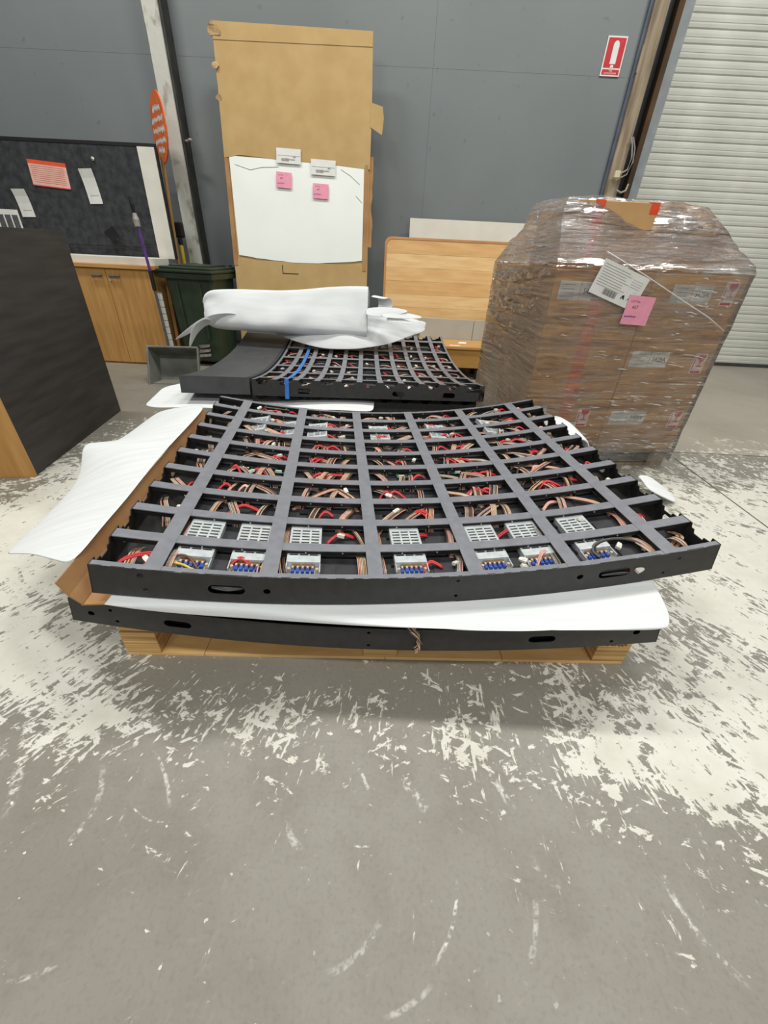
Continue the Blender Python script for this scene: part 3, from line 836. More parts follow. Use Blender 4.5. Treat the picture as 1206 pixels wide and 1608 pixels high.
# foam sheet under the rear stack, poking out to the left and front
rws = []
for k in range(6):
    r_ = []
    for j in range(12):
        s = j / 11; t_ = k / 5
        x = -1.72 + 1.62 * s; y = 2.62 + .03 * s + .5 * t_
        z = .375 + .012 * math.sin(s * 9) - .05 * (1 - s) ** 3
        if j == 0: y = 2.72 + .3 * t_
        r_.append((x, y, z - .045 * (1 - t_)))
    rws.append(r_)
sheet('foam_sheet', rws, M_foam, 'white foam sheet poking out under the rear stack behind the fanned sheet', 'foam sheet', .006)

def world_rear(u, v, d): return Matrix.Translation(D1.location) @ Matrix.Rotation(rt + PI/2, 4, 'Z') @ FD.S(u, v, d)
# sheet mounded over the far half of the rear frame, its front edge a wide curve
rws = []
for j in range(17):
    s = j / 16; e = 2*s - 1; X_ = -1.42 + 1.74 * s
    yf = 4.02 + .30 * e*e + (.16*max(0, -e)); zf = .452 + .15 * e*e
    yb, zb = 4.28 + .08*abs(e), .80 - .12*max(0, e)**2
    r_ = []
    for k in range(7):
        t_ = k / 6
        r_.append((X_ + .02*noise.noise((s*6, t_*2, 5)), yf + (yb - yf)*t_, zf + (zb - zf)*t_**.8 + .018*noise.noise((s*6, t_*4, 1))))
    rws.append(r_)
sheet('foam_sheet', rws, M_foam, 'white foam sheet mounded over the rear stack with a curved front edge', 'foam sheet', .006)
# folded bundle standing higher behind it
rws = []
for j in range(25):
    s = j / 24; X_ = -1.87 + 1.63 * s
    top = .87 + .105 * s + .010 * math.sin(s * 9)
    lo_ = .61 - .02*s; fy = 4.06 if s > .2 else 4.06 + .1*(1 - s/.2)
    prof_ = [(fy + .07, lo_ - .05), (fy, lo_), (fy + .02, lo_ + .06), (fy + .05, lo_ + .13), (fy + .10, lo_ + .20), (4.21, top - .035), (4.235, top), (4.27, top - .004), (4.33, top - .07), (4.42, top - .16), (4.5, .55)]
    pts = []
    for k, (y_, z_) in enumerate(prof_):
        a_ = .028 if 0 < k < 6 else .008
        pts.append((X_ + .02*noise.noise((s*7, k*.8, 2)), y_ + a_*noise.noise((s*6, k*.7, 9)) + .5*a_*noise.noise((s*17, k*.5, 4)), z_ + .4*a_*noise.noise((s*9, k, 6))))
    if j == 0: pts = [(p_[0] + .06, 4.22 + (p_[1] - 4.22)*.35, .74 + (p_[2] - .74)*.35) for p_ in pts]
    elif j == 1: pts = [(p_[0] + .01, 4.22 + (p_[1] - 4.22)*.7, .74 + (p_[2] - .74)*.8) for p_ in pts]
    rws.append(pts)
sheet('foam_sheet', rws, M_foam, 'folded white foam bundle standing at the back of the rear heap', 'foam sheet', .010, 1)
# rolled end at the right of the bundle
rws = []
for j in range(5):
    r_ = []
    for k in range(9):
        a = -PI * .55 + PI * 1.25 * k / 8
        r_.append((-.20 + .035 * j + .05 * math.cos(a), 4.30 + .05 * math.cos(a), .83 + .075 * math.sin(a) * (1 - .06 * j)))
    rws.append(r_)
sheet('foam_roll', rws, M_foam, 'small curled foam end right of the folded bundle', 'foam sheet', .006)
# torn strips: left tail with two prongs, right end with fingers
def strip(name, pts, ws, label):
    rws = []
    for i, p_ in enumerate(pts):
        p_ = Vector(p_); d = Vector(pts[min(i+1, len(pts)-1)]) - Vector(pts[max(i-1, 0)])
        n_ = Vector((-d.z, .25, d.x)).normalized() if abs(d.x) + abs(d.z) > 1e-6 else Vector((0, 0, 1))
        rws.append([p_ - n_ * ws[i], p_, p_ + n_ * ws[i]])
    return sheet(name, rws, M_foam, label, 'foam scrap', .006, 2)
tl = thing('torn_foam_tail', (-1.80, 4.06, .60), 'torn forked foam tail hanging off the left of the rear heap', 'foam scrap')
for pts, ws in (([(.36, .08, .085), (.20, .04, .08), (.04, 0, .04), (-.10, -.01, -.04), (-.27, -.01, -.135)], [.06, .055, .045, .030, .008]),
                ([(.10, -.005, .06), (-.02, -.02, .0), (-.09, -.02, -.09), (-.14, -.02, -.20)], [.05, .045, .028, .007])):
    o = strip('prong', pts, ws, None)
    for k_ in ('label', 'category'):
        if k_ in o: del o[k_]
    o.parent = tl
tr_ = thing('torn_foam_end', (-.02, 4.10, .745), 'torn foam end with finger-like strips at the right of the rear heap', 'foam scrap')
for pts, ws in (([(-.25, 0, .035), (0, 0, .045), (.15, -.02, .06)], [.05, .05, .012]), ([(-.1, -.01, .02), (.10, -.03, .02), (.24, -.03, .015), (.28, -.03, .012)], [.04, .035, .022, .012]),
                ([(-.05, -.02, -.02), (.10, -.04, -.02), (.20, -.05, -.04)], [.03, .03, .010])):
    o = strip('finger', pts, ws, None)
    for k_ in ('label', 'category'):
        if k_ in o: del o[k_]
    o.parent = tr_
# scraps at the right of the front stack
def scrap(name, loc, pts, label, sub=2):
    o = MB().grid([[Vector(p) + Vector(loc) for p in r] for r in pts]).build(name, M_foam, smooth=True)
    o.modifiers.new('thick', 'SOLIDIFY').thickness = .02
    s = o.modifiers.new('soft', 'SUBSURF'); s.levels = sub; s.render_levels = sub
    return tag(o, label, 'foam scrap')
scrap('foam_corner', (0, 0, 0), [[(x_ - .10*(y_ - 2.2), y_, z_ + .01*math.sin(y_*14)) for x_, z_ in ((.97, .385), (1.03, .425), (1.09, .435), (1.14, .41), (1.165, .33))] for y_ in (2.14, 2.24, 2.34, 2.44, 2.50)], 'rounded white foam corner poking out right of the front stack')
scrap('foam_scrap', (1.72, 2.30, .03), [[(-.10, -.10, .06), (0, -.13, .03), (.10, -.15, -.01)], [(-.10, 0, .09), (.02, -.03, .05), (.13, -.05, 0)], [(-.08, .1, .06), (.0, .09, .08), (.08, .07, .01)]], 'crumpled white foam scrap on the floor right of the front stack')

# ================================================================== WRAPPED CARTONS
bt = math.radians(7.0)
bx = Vector((math.cos(bt), math.sin(bt), 0)); by = Vector((-math.sin(bt), math.cos(bt), 0))
BO = Vector((.885, 2.60, 0)); BW, BD, BH = .585, .50, .358
bp = thing('grey_pallet', (BO.x, BO.y, 0), 'grey wrapped pallet under the film-wrapped cartons', 'pallet', bt)
for k in range(5): MB().box((-.01, k*.205, .112), (2*BW + .01, k*.205 + .16, .135), b=.003).build('deck_board', M_floorwood, bp)
for x in (0, .53, 2*BW - .13):
    for y in (.02, .44, .86): MB().box((x, y, .02), (x + .13, y + .12, .112), b=.003).build('block', M_floorwood, bp)
for y in (.02, .44, .86): MB().box((0, y, 0), (2*BW, y + .12, .02), b=.003).build('bottom_board', M_floorwood, bp)

def glass_symbol(mb, x, z, h, y, mi):
    w = h * .30
    pts = [(x - w, z + h*.42), (x + w, z + h*.42), (x + w*.95, z + h*.18), (x + w*.45, z + h*.02), (x, z - h*.03), (x - w*.45, z + h*.02), (x - w*.95, z + h*.18)]
    mb.add([(a, y, b) for a, b in pts], [tuple(range(7))[::-1]], mi)
    mb.add([(x - w*.12, y, z - h*.03), (x + w*.12, y, z - h*.03), (x + w*.12, y, z - h*.30), (x - w*.12, y, z - h*.30)], [(0,1,2,3)], mi)
    mb.add([(x - w*.7, y, z - h*.30), (x + w*.7, y, z - h*.30), (x + w*.7, y, z - h*.37), (x - w*.7, y, z - h*.37)], [(0,1,2,3)], mi)
def fragile(par, x, z, w=.085, h=.125):
    mb = MB().box((x - w/2, -.0012, z - h/2), (x + w/2, -.0002, z + h/2), 0)
    glass_symbol(mb, x + w*.10, z + h*.12, h * .72, -.0016, 1)
    mb.add([(x - w*.40, -.0016, z - h*.3), (x - w*.34, -.0016, z - h*.3), (x - w*.34, -.0016, z + h*.3), (x - w*.40, -.0016, z + h*.3)], [(0,1,2,3)], 1)
    mb.add([(x - w*.4, -.0016, z - h*.46), (x + w*.4, -.0016, z - h*.46), (x + w*.4, -.0016, z - h*.36), (x - w*.4, -.0016, z - h*.36)], [(0,1,2,3)], 1)
    return mb.build('fragile_label', [mat('label_pinkish', (232, 214, 210), (224, 204, 200), 20, .7), M_redp], par)
def stock(par, x, z, two=True):
    mb = MB().box((x - .062, -.0012, z - .048), (x + .062, -.0002, z + .048), 0)
    for k in range(4):
        scribble(mb, x - .048, x + .03, z + .03 - k*.02, .006, -.0016, 1, .0009, k)
    mb.build('stock_label', [M_paper, M_greyw], par)
    if two:
        l = MB().box((x + .066, -.0012, z - .046), (x + .190, -.0002, z + .046), 0).build('number_label', M_paper, par)
        text('lettering', 'S428A', .040, M_ink, l, (x + .128, -.0018, z), sx=.85)

cart = {}
PX = ['left', 'right']; LY = ['bottom', 'middle', 'top']
for l in range(3):
    for c in range(2):
        for r in range(2):
            j = .004 * noise.noise((l*3.1, c*2.3, r*1.7))
            org = BO + bx * (c * (BW + .003) + j) + by * (r * (BD + .004) + j)
            lab = f"brown carton in the {LY[l]} layer of the wrapped pallet, " + (f"front {PX[c]}" if r == 0 else f"rear {PX[c]}")
            t = thing('carton', (org.x, org.y, .1355 + l * (BH + .001)), lab, 'carton', bt, 'cartons on the wrapped pallet')
            mb = MB().box((0, 0, 0), (BW, BD, BH), 0, b=.006)
            mb.build('body', M_box, t)
            if r == 0:
                if c == 0: MB().box((BW*.5 - .05, -.0012, .0), (BW*.5 + .03, .0004, BH)).build('tape', M_tapef, t)
                cart[(l, c)] = t
stock(cart[(2, 0)], .10, .255); fragile(cart[(2, 0)], .50, .265); stock(cart[(2, 1)], .20, .26); fragile(cart[(2, 1)], .50, .27)
stock(cart[(1, 1)], .09, .255); fragile(cart[(1, 1)], .50, .235)
stock(cart[(0, 0)], .09, .265, False); fragile(cart[(0, 0)], .42, .235); stock(cart[(0, 1)], .03 + .06, .235); fragile(cart[(0, 1)], .51, .225)

# two smaller cartons on top
t1 = thing('carton', tuple(BO + bx*.02 + by*.10 + Vector((0, 0, 1.212))), 'small carton with orange tape on top of the wrapped cartons', 'carton', bt - math.radians(4))
MB().box((0, 0, 0), (.50, .42, .315), 0, b=.005).build('body', M_box, t1)
MB().box((.150, -.0015, .06), (.205, .0, .316)).box((.150, -.0015, .3145), (.205, .20, .3165)).build('tape', M_tape, t1)
MB().box((.455, -.0015, .265), (.502, .0, .316)).box((.44, -.0015, .3145), (.502, .10, .3165)).build('tape', M_tape, t1)
scr = MB(); scribble(scr, .162, .194, .275, .035, -.0025, 0, .003, 8); scr.build('tape_print', M_ink, t1)
t2 = thing('carton', tuple(BO + bx*.60 + by*.16 + Vector((0, 0, 1.212))), 'low brown carton right of the taped one under cloudy film', 'carton', bt + math.radians(3))
MB().box((0, 0, 0), (.42, .40, .20), 0, b=.006).build('body', M_box, t2)

# loose documents on the film
sl_ = thing('shipping_label', tuple(BO + bx*.375 - by*.021 + Vector((0, 0, 1.145))), 'large tilted white shipping label on the wrapped cartons', 'label', bt)
sl_.rotation_euler = (0, math.radians(17), bt)
mb = MB().box((-.155, -.001, -.085), (.155, 0, .085), 0)
for k in range(9): mb.box((-.14, -.0015, .064 - k*.0125), (.03 + .02*math.sin(k*2), -.0011, .067 - k*.0125), 1)
for k in range(14): mb.box((-.075 + k*.0065, -.0015, -.068), (-.0725 + k*.0065 + (k % 3)*.0012, -.0011, -.038), 2)
for k in range(4): mb.box((.06, -.0015, .05 - k*.012), (.13, -.0011, .052 - k*.012), 1)
scribble(mb, .05, .07, -.045, .03, -.0015, 2, .003, 3); scribble(mb, .085, .14, -.045, .016, -.0015, 2, .0015, 5)
mb.build('sheet', [M_paper, M_greyw, M_ink], sl_)
def pink_note(loc, w, h, rz, label, tilt=0.0, lean=0.0, par=None):
    t = thing('pink_note', loc, label, 'note', rz)
    t.rotation_euler = (lean, tilt, rz)
    MB().box((-w/2, -.0012, -h/2), (w/2, 0, h/2), 0).build('sheet', M_pink, t)
    text('handwriting', 'LOT No', h*.11, M_ink, t, (-.04*w/.2*1.0, -.0018, h*.30))
    text('handwriting', '457', h*.17, M_ink, t, (-.03*w/.2, -.0018, h*.10))
    mb = MB(); scribble(mb, -w*.44, w*.02, -h*.22, h*.08, -.0018, 0, h*.012, 2); mb.build('handwriting', M_bluei, t)
    MB().box((w*.10, -.0016, -h*.45), (w*.105, -.0011, h*.48)).build('fold_line', M_pinkw, t)
    return t
pink_note(tuple(BO + bx*.535 - by*.024 + Vector((0, 0, 1.022))), .165, .150, bt, 'bright pink note stuck on the wrapped cartons', math.radians(3))

# stretch film
def film_mat(name='stretch_film', hz0=.04, hz1=.30):
    M = bpy.data.materials.new(name); M.use_nodes = True
    T = M.node_tree; t = NT(T); P = T.nodes['Principled BSDF']; out = T.nodes['Material Output']
    tc = t.n('ShaderNodeTexCoord')
    mp = t.n('ShaderNodeMapping', {'Vector': tc.outputs['Object'], 'Scale': (2.0, 2.0, 26.0), 'Rotation': (0, math.radians(4), 0)})
    a = t.n('ShaderNodeTexNoise', {'Vector': mp.outputs[0], 'Scale': 1.6, 'Detail': 5.0, 'Roughness': .6, 'Distortion': .6}).outputs[0]
    mp2 = t.n('ShaderNodeMapping', {'Vector': tc.outputs['Object'], 'Scale': (7.0, 7.0, 30.0), 'Rotation': (0, math.radians(-14), 0)})
    b = t.n('ShaderNodeTexNoise', {'Vector': mp2.outputs[0], 'Scale': 1.3, 'Detail': 3.0, 'Distortion': .5}).outputs[0]
    c = t.n('ShaderNodeTexNoise', {'Vector': tc.outputs['Object'], 'Scale': 2.4, 'Detail': 3.0}).outputs[0]
    h = t.math('ADD', t.math('MULTIPLY', t.math('POWER', t.ramp(a, .3, .75), 2.0), .5), t.math('MULTIPLY', b, .5))
    mp3 = t.n('ShaderNodeMapping', {'Vector': tc.outputs['Object'], 'Scale': (7.0, 7.0, 46.0), 'Rotation': (0, math.radians(6), 0)})
    e = t.n('ShaderNodeTexNoise', {'Vector': mp3.outputs[0], 'Scale': 1.2, 'Detail': 2.0, 'Distortion': .4}).outputs[0]
    msk = t.ramp(t.n('ShaderNodeTexNoise', {'Vector': mp.outputs[0], 'Scale': .5, 'Detail': 2.0}).outputs[0], .50, .60)
    h = t.math('ADD', h, t.math('MULTIPLY', t.math('MULTIPLY', e, msk), 1.1))
    bu = t.n('ShaderNodeBump', {'Strength': 1.0, 'Distance': .05, 'Height': h})
    P.inputs['Base Color'].default_value = (.9, .9, .92, 1); P.inputs['Roughness'].default_value = .75
    T.links.new(bu.outputs[0], P.inputs['Normal'])
    gl = t.n('ShaderNodeBsdfGlossy', {'Color': (1, 1, 1, 1), 'Roughness': .12, 'Normal': bu.outputs[0]})
    tr = t.n('ShaderNodeBsdfTransparent', {'Color': (.985, .98, .975, 1)})
    haze = t.math('MULTIPLY', t.ramp(t.math('ADD', t.math('MULTIPLY', a, .5), t.math('MULTIPLY', c, .5)), .50, .72), hz1)
    m1 = t.n('ShaderNodeMixShader', {0: t.math('ADD', haze, hz0), 1: tr.outputs[0], 2: P.outputs[0]})
    fr = t.n('ShaderNodeFresnel', {'IOR': 1.45, 'Normal': bu.outputs[0]})
    m2 = t.n('ShaderNodeMixShader', {0: t.math('MULTIPLY', fr.outputs[0], 1.5, clamp=True), 1: m1.outputs[0], 2: gl.outputs[0]})
    T.links.new(m2.outputs[0], out.inputs['Surface'])
    return M
M_film = film_mat(); M_film2 = film_mat('gathered_stretch_film', .22, .70)
fm = thing('stretch_film', (BO.x, BO.y, 0), 'clear stretch film wound around the stacked cartons', 'film', bt)
def ring(x0, y0, x1, y1, z, n=24, amp=.006, seed=0.0, dz=0.0):
    per = []
    for (a, b), (c, d) in (((x0, y0), (x1, y0)), ((x1, y0), (x1, y1)), ((x1, y1), (x0, y1)), ((x0, y1), (x0, y0))):
        for k in range(n):
            s = k / n; per.append((a + (c - a)*s, b + (d - b)*s))
    cx_, cy_ = (x0 + x1)/2, (y0 + y1)/2; out = []
    for i, (x, y) in enumerate(per):
        w = 1 + amp * noise.noise((x*6, y*6, z*9 + seed)) / .5
        out.append((cx_ + (x - cx_)*w, cy_ + (y - cy_)*w, z + dz * noise.noise((x*5 + seed, y*5, z))))
    out.append(out[0]); return out
W2, D2_ = 2*BW + .003, 2*BD + .004
rows_ = [ring(-.014, -.014, W2 + .014, D2_ + .014, .05 + (1.225 - .05)*k/26, amp=.004) for k in range(27)]
MB().grid(rows_).build('side_wrap', M_film, fm, smooth=True)
rows_ = [ring(-.016, -.016, W2 + .016, D2_ + .016, 1.225, dz=0), ring(-.014, -.010, W2 - .02, D2_ - .03, 1.26, dz=.03, amp=.01), ring(-.004, .03, W2 - .12, D2_ - .2, 1.33, dz=.04, amp=.012),
         ring(.0, .07, .98, .62, 1.43, dz=.05, amp=.015), ring(.004, .088, .82, .56, 1.50, dz=.05, amp=.015), ring(.02, .10, .62, .53, 1.542, dz=.012, amp=.01)]
rr_ = []
for i in range(len(rows_) - 1):
    for k in range(4):
        f_ = k/4; rr_.append([tuple(Vector(a).lerp(Vector(b), f_) + Vector((0, 0, .012*noise.noise((a[0]*14, a[1]*14, i + f_*3))))) for a, b in zip(rows_[i], rows_[i+1])])
rr_.append(rows_[-1])
MB().grid(rr_).build('top_wrap', M_film2, fm, smooth=True)
# twisted film rope running down over the front
MB().tube([(.26, .0, 1.30), (.38, -.018, 1.25), (.52, -.022, 1.195), (.75, -.024, 1.10), (1.0, -.026, 1.0), (1.14, -.022, .93)], .0032, n=6).build('twisted_rope', mat('cloudy_film', (226, 226, 226), (206, 206, 206), 30, .35, .3, 60), fm, smooth=True)
# whitish film folds added proud of the wrap to make glints
def glint_mat():
    M = bpy.data.materials.new('film_glint'); M.use_nodes = True
    T = M.node_tree; t = NT(T); P = T.nodes['Principled BSDF']; out = T.nodes['Material Output']
    ns = t.n('ShaderNodeTexNoise', {'Vector': t.n('ShaderNodeTexCoord').outputs['Object'], 'Scale': 40.0}).outputs[0]
    P.inputs['Base Color'].default_value = (.9, .9, .9, 1); P.inputs['Roughness'].default_value = .18; P.inputs['Specular IOR Level'].default_value = 1.0
    mx = t.n('ShaderNodeMixShader', {0: t.ramp(ns, .3, .7, .35, .75), 1: t.n('ShaderNodeBsdfTransparent').outputs[0], 2: P.outputs[0]})
    T.links.new(mx.outputs[0], out.inputs['Surface']); return M
fo = MB(); rg = random.Random(12)
def fold(x, z, ln, r, slope, yy=-.019):
    n_ = 5; pts = []; rs = []
    for k in range(n_ + 1):
        f_ = k / n_
        pts.append((x + ln*(f_ - .5), yy - .002*math.sin(f_*PI), z + slope*ln*(f_ - .5) + .0025*math.sin(f_*9 + x*40)))
        rs.append(r * (.25 + .75*math.sin(PI*min(max(f_, .03), .97))))
    fo.tube(pts, rs, n=6)
for cx_, cz_, sx_, sz_, nn in ((.95, 1.06, .12, .07, 26), (.98, .70, .12, .08, 16), (.90, .50, .22, .035, 30), (.72, .34, .25, .10, 34), (.85, .18, .28, .03, 40), (.30, .52, .18, .10, 10), (.35, .95, .2, .12, 10), (.62, .80, .10, .12, 10)):
    for _ in range(nn):
        x = min(max(rg.gauss(cx_, sx_), .03), W2 - .03)
        fold(x, min(max(rg.gauss(cz_, sz_), .10), 1.20), rg.uniform(.015, .085) if x < W2 - .08 else .03, rg.uniform(.0012, .0030), rg.uniform(-.16, -.02))
tag(fo.build('glint_folds', glint_mat(), fm, smooth=True), kind='stuff')
# loose gathered flap at the upper right
rws = []
for j in range(8):
    r_ = []
    for k in range(6):
        s, t_ = j/7, k/5
        r_.append((.62 + .22*s + .03*math.sin(k*2), .14 + .06*math.sin(j*1.7 + k), 1.36 + .19*t_*(1 - .55*s) + .02*noise.noise((j, k, 0))))
    rws.append(r_)
MB().grid(rws).build('loose_flap', M_film2, fm, smooth=True)

# ================================================================== FLAT CARTON ON THE WALL
tilt = math.atan2(.62, 2.96)
fc = thing('flat_carton', (-1.09, 5.22, 0), 'tall torn flat carton leaning on the wall with a white sheet inside', 'carton')
fc.rotation_euler = (-math.radians(8.6), 0, 0)
HT = 3.03
MB().box((-.76, 0, 0), (.76, .05, HT), b=.004).build('back_shell', M_card, fc)
# upper sleeve with torn left edge
def torn(z0, z1, n, x, amp, seed): return [(x + amp * noise.noise((k * 1.9, seed, 0)) * (1 if z0 + (z1 - z0)*k/n > 2.45 or z1 < 2.2 else .25), z0 + (z1 - z0) * k / n) for k in range(n + 1)]
lft = torn(2.03, HT + .02, 22, -.765, .016, 3.0)
outer = [(.765, HT), (.772, 2.45), (.765, 1.99)] + [(.3, 2.02), (-.2, 2.035), (-.6, 2.06)] + lft
MB().plate(outer, [], lambda a, b, d: Vector((a, -.012 + d, b)), .008).build('upper_sleeve', M_card, fc)
MB().box((-.765, -.016, HT - .11), (.765, -.0125, HT - .002)).build('folded_rim', M_card, fc)
M_core = mat('torn_card_core', (186, 158, 118), (160, 128, 86), 18, .9, .3, 60)
for k, (z, s) in enumerate([(2.985, .10), (2.735, .055), (2.50, .045)]):
    m_ = 12; pts = []
    for q_ in range(m_):
        a = 2*PI*q_/m_; rr = s*(.62 + .35*noise.noise((k*5 + q_*1.7, 4, 0)))*(1.15 if math.cos(a) > 0 else .85)
        pts.append((-.775 + s*.12 + rr*math.cos(a), z + rr*math.sin(a)*.8))
    MB().plate(pts, [], lambda a, b, d: Vector((a, -.022 - .010*math.sin(b*40 + a*25) + d, b)), .005).build('torn_corner', M_core, fc)
MB().plate([(.76, 2.52), (.88, 2.49), (.895, 2.40), (.88, 2.27), (.80, 2.31), (.76, 2.33)], [], lambda a, b, d: Vector((a, -.016 - .05*(a - .76) + d, b)), .006).build('side_flap', M_card, fc)
sd = MB()
rgt = torn(1.30, 2.10, 12, .80, .022, 9.0)
sd.plate([(.74, 1.30)] + rgt + [(.74, 2.10)], [], lambda a, b, d: Vector((a, .006 + d, b)), .006); sd.build('torn_side', M_cardd, fc)
# white sheet
bot = [(.70 - 1.40*k/14, 1.165 - .05*math.sin(PI*k/14) + .008*noise.noise((k*1.3, 0, 0))) for k in range(15)]
MB().plate([(-.715, 2.05), (-.3, 2.04), (.705, 2.0)] + bot, [], lambda a, b, d: Vector((a, -.010 + d + .004*noise.noise((a*3, b*3, 0))), b) if False else Vector((a, -.010 + d, b)), .006).build('white_sheet', mat('white_sheet', (242, 246, 241), (236, 240, 235), 2, .5, .05, 8), fc)
for x in (-.745, .728): MB().box((x - .022, -.012, 1.06), (x + .022, -.002, 2.03), b=.002).build('edge_strip', M_cardd, fc)
MB().box((-.76, -.008, .0), (.76, -.001, 1.12)).build('lower_flap', M_card, fc)
cr = MB()
for a, b in (((-.66, 1.98), (-.50, 1.94)), ((-.50, 1.94), (-.38, 1.965)), ((-.38, 1.965), (-.2, 1.975)), ((.46, 1.98), (.56, 1.93)), ((.56, 1.93), (.66, 1.86)), ((.62, 1.76), (.69, 1.70))):
    cr.tube([(a[0], -.011, a[1]), (b[0], -.011, b[1])], .0025, n=4)
cr.build('tear_crease', M_greyw, fc)
MB().box((-.215, -.0095, 1.005), (-.207, -.0085, 1.085)).box((-.215, -.0095, .998), (-.03, -.0085, 1.008)).build('ink_mark', M_ink, fc)
def wallY(z): return 5.22 + math.tan(math.radians(8.6)) * z
def pouch(x, z, w, h, label, seed):
    t = thing('document_pouch', (x, wallY(z) - .024, z), label, 'pouch'); t.rotation_euler = (-math.radians(8.6), math.radians(1.5), 0)
    mb = MB().box((-w/2, -.002, -h/2), (w/2, 0, h/2), 0, b=.0008); mb.build('sheet', M_paper, t)
    mb = MB(); scribble(mb, -w*.30, w*.25, -h*.22, h*.10, -.003, 0, .003, seed); scribble(mb, w*.18, w*.3, -h*.05, h*.12, -.003, 0, .003, seed + 1)
    mb.box((-w*.28, -.0035, -h*.34), (w*.02, -.0025, -h*.16), 1); mb.build('print', [M_greyw, M_greyw], t)
    MB().box((-w*.46, -.004, h*.02), (w*.46, -.0025, h*.03)).build('fold', M_greyw, t)
pouch(-1.175, 2.045, .255, .125, 'white document pouch taped on the cardboard above the white sheet', 1)
pouch(-.815, 1.965, .260, .130, 'white document pouch overlapping the top edge of the white sheet', 4)
pink_note((-1.235, wallY(1.845) - .024, 1.845), .165, .135, 0, 'left pink note on the white sheet of the leaning carton', math.radians(3), -math.radians(8.6))
pink_note((-.845, wallY(1.765) - .024, 1.765), .170, .130, 0, 'right pink note on the white sheet of the leaning carton', math.radians(2), -math.radians(8.6))

# ================================================================== HEADBOARD, WHITE BOARD, BENCH
wb = thing('white_board', (.80, 5.74, 0), 'plain white laminate board behind the beech headboard', 'board')
wb.rotation_euler = (-math.radians(4), 0, 0)
MB().box((-.66, 0, 0), (1.0, .025, 1.60), b=.002).build('panel', M_white, wb)
hb = thing('headboard', (.65, 5.44, 0), 'beech headboard with rounded corners leaning above the bench', 'headboard')
hb.rotation_euler = (-math.radians(5), 0, 0)
hw_, z0, z1, rc = .79, .56, 1.405, .07
edge = [(-hw_, z0)] + [(-hw_ + rc - rc*math.cos(a), z1 - rc + rc*math.sin(a)) for a in [PI/2*k/6 for k in range(7)]] + [(hw_ - rc + rc*math.sin(a), z1 - rc + rc*math.cos(a)) for a in [PI/2*k/6 for k in range(7)]] + [(hw_, z0)]
inner = [(x*(1 - .022/hw_), z0 + .0 + (z - z0)*(1 - .022/(z1 - z0))) for x, z in edge]
rim = MB()
vs = []
for (a, b), (c, d) in zip(edge, inner): vs += [(a, -.004, b), (c, -.004, d), (a, .035, b), (c, .035, d)]
fs_ = []
for k in range(len(edge) - 1):
    i = k*4; j = i + 4
    fs_ += [(i, j, j+1, i+1), (i+2, i+3, j+3, j+2), (i, i+2, j+2, j), (i+1, j+1, j+3, i+3)]
rim.add(vs, fs_); rim.build('rim', mat('beech_rim', (206, 150, 98), (190, 132, 80), 4, .45), hb)
nz = 6
M_b = [M_beech, mat('beech_light', (242, 206, 150), (230, 186, 128), 3, .45, .02, 20, stretch=(1, 1, 7)), mat('beech_dark', (230, 186, 126), (216, 168, 108), 3, .45, .02, 20, stretch=(1, 1, 7))]
for k in range(nz):
    a = z0 + (z1 - .022 - z0)*k/nz; b = z0 + (z1 - .022 - z0)*(k+1)/nz
    x = hw_ - .023 - (.035 if k == nz - 1 else 0)
    if k < nz - 1: MB().box((-x, 0, a + .0008), (x, .03, b - .0008)).build('board', M_b[k % 3], hb)
    else:
        X = hw_ - .023; c = .05
        pl = [(-X, a + .0008), (X, a + .0008), (X, b - c)] + [(X - c + c*math.cos(t), b - c + c*math.sin(t)) for t in [PI/2*q/5 for q in range(1, 6)]] + [(-X + c - c*math.sin(t), b - c + c*math.cos(t)) for t in [PI/2*q/5 for q in range(0, 6)]]
        MB().plate(pl, [], lambda p, q, d: Vector((p, d, q)), .03).build('board', M_b[k % 3], hb)
for x in (-.6, .6): MB().box((x - .04, .005, 0), (x + .04, .03, z0 + .1)).build('leg', M_beech, hb)
wl = thing('white_drawer_front', (.95, 5.36, 0), 'pale panel with a dark seam below the headboard', 'panel')
MB().box((-.62, 0, .0), (.025, .02, .60), b=.002).build('panel', mat('pale_grey_panel', (186, 186, 176), (176, 176, 166), 4, .6), wl)
MB().box((.031, 0, .0), (.60, .02, .60), b=.002).build('panel', MATS['pale_grey_panel'], wl)
bn = thing('bench', (.88, 4.92, 0), 'low oak bench with a deep apron below the headboard', 'bench')
MB().box((-.62, -.02, .345), (.62, .43, .375), b=.004).build('seat_top', M_oakw, bn)
MB().box((-.60, 0, .14), (.60, .025, .345), b=.002).build('apron', mat('oak_apron', (192, 148, 80), (176, 130, 64), 3, .5, .02, 20, stretch=(.8, 8, 8)), bn)
for x in (-.60, .575): MB().box((x, .025, .14), (x + .025, .42, .345)).build('side_panel', M_oakw, bn)
for x in (-.5, .16, .52):
    for y in (.10, .34): MB().box((x - .035, y - .02, 0), (x + .035, y + .02, .14), b=.005).build('foot', M_blackp, bn)
pp = MB().add([(0, 0, 0), (.13, 0, 0), (.12, .05, .0), (.0, .06, 0)], [(0, 1, 2, 3)]).build('paper_scrap', M_paper); pp.location = (.66, 4.93, .3765); tag(pp, 'torn white paper scrap at the front edge of the bench seat', 'paper')
pp = MB().add([(0, 0, 0), (.10, -.015, 0), (.11, .03, .012), (.03, .03, .012)], [(0, 1, 2, 3)]).build('paper_scrap', M_paper); pp.location = (.77, 5.10, .3765); tag(pp, 'small white paper curl further back on the bench seat', 'paper')

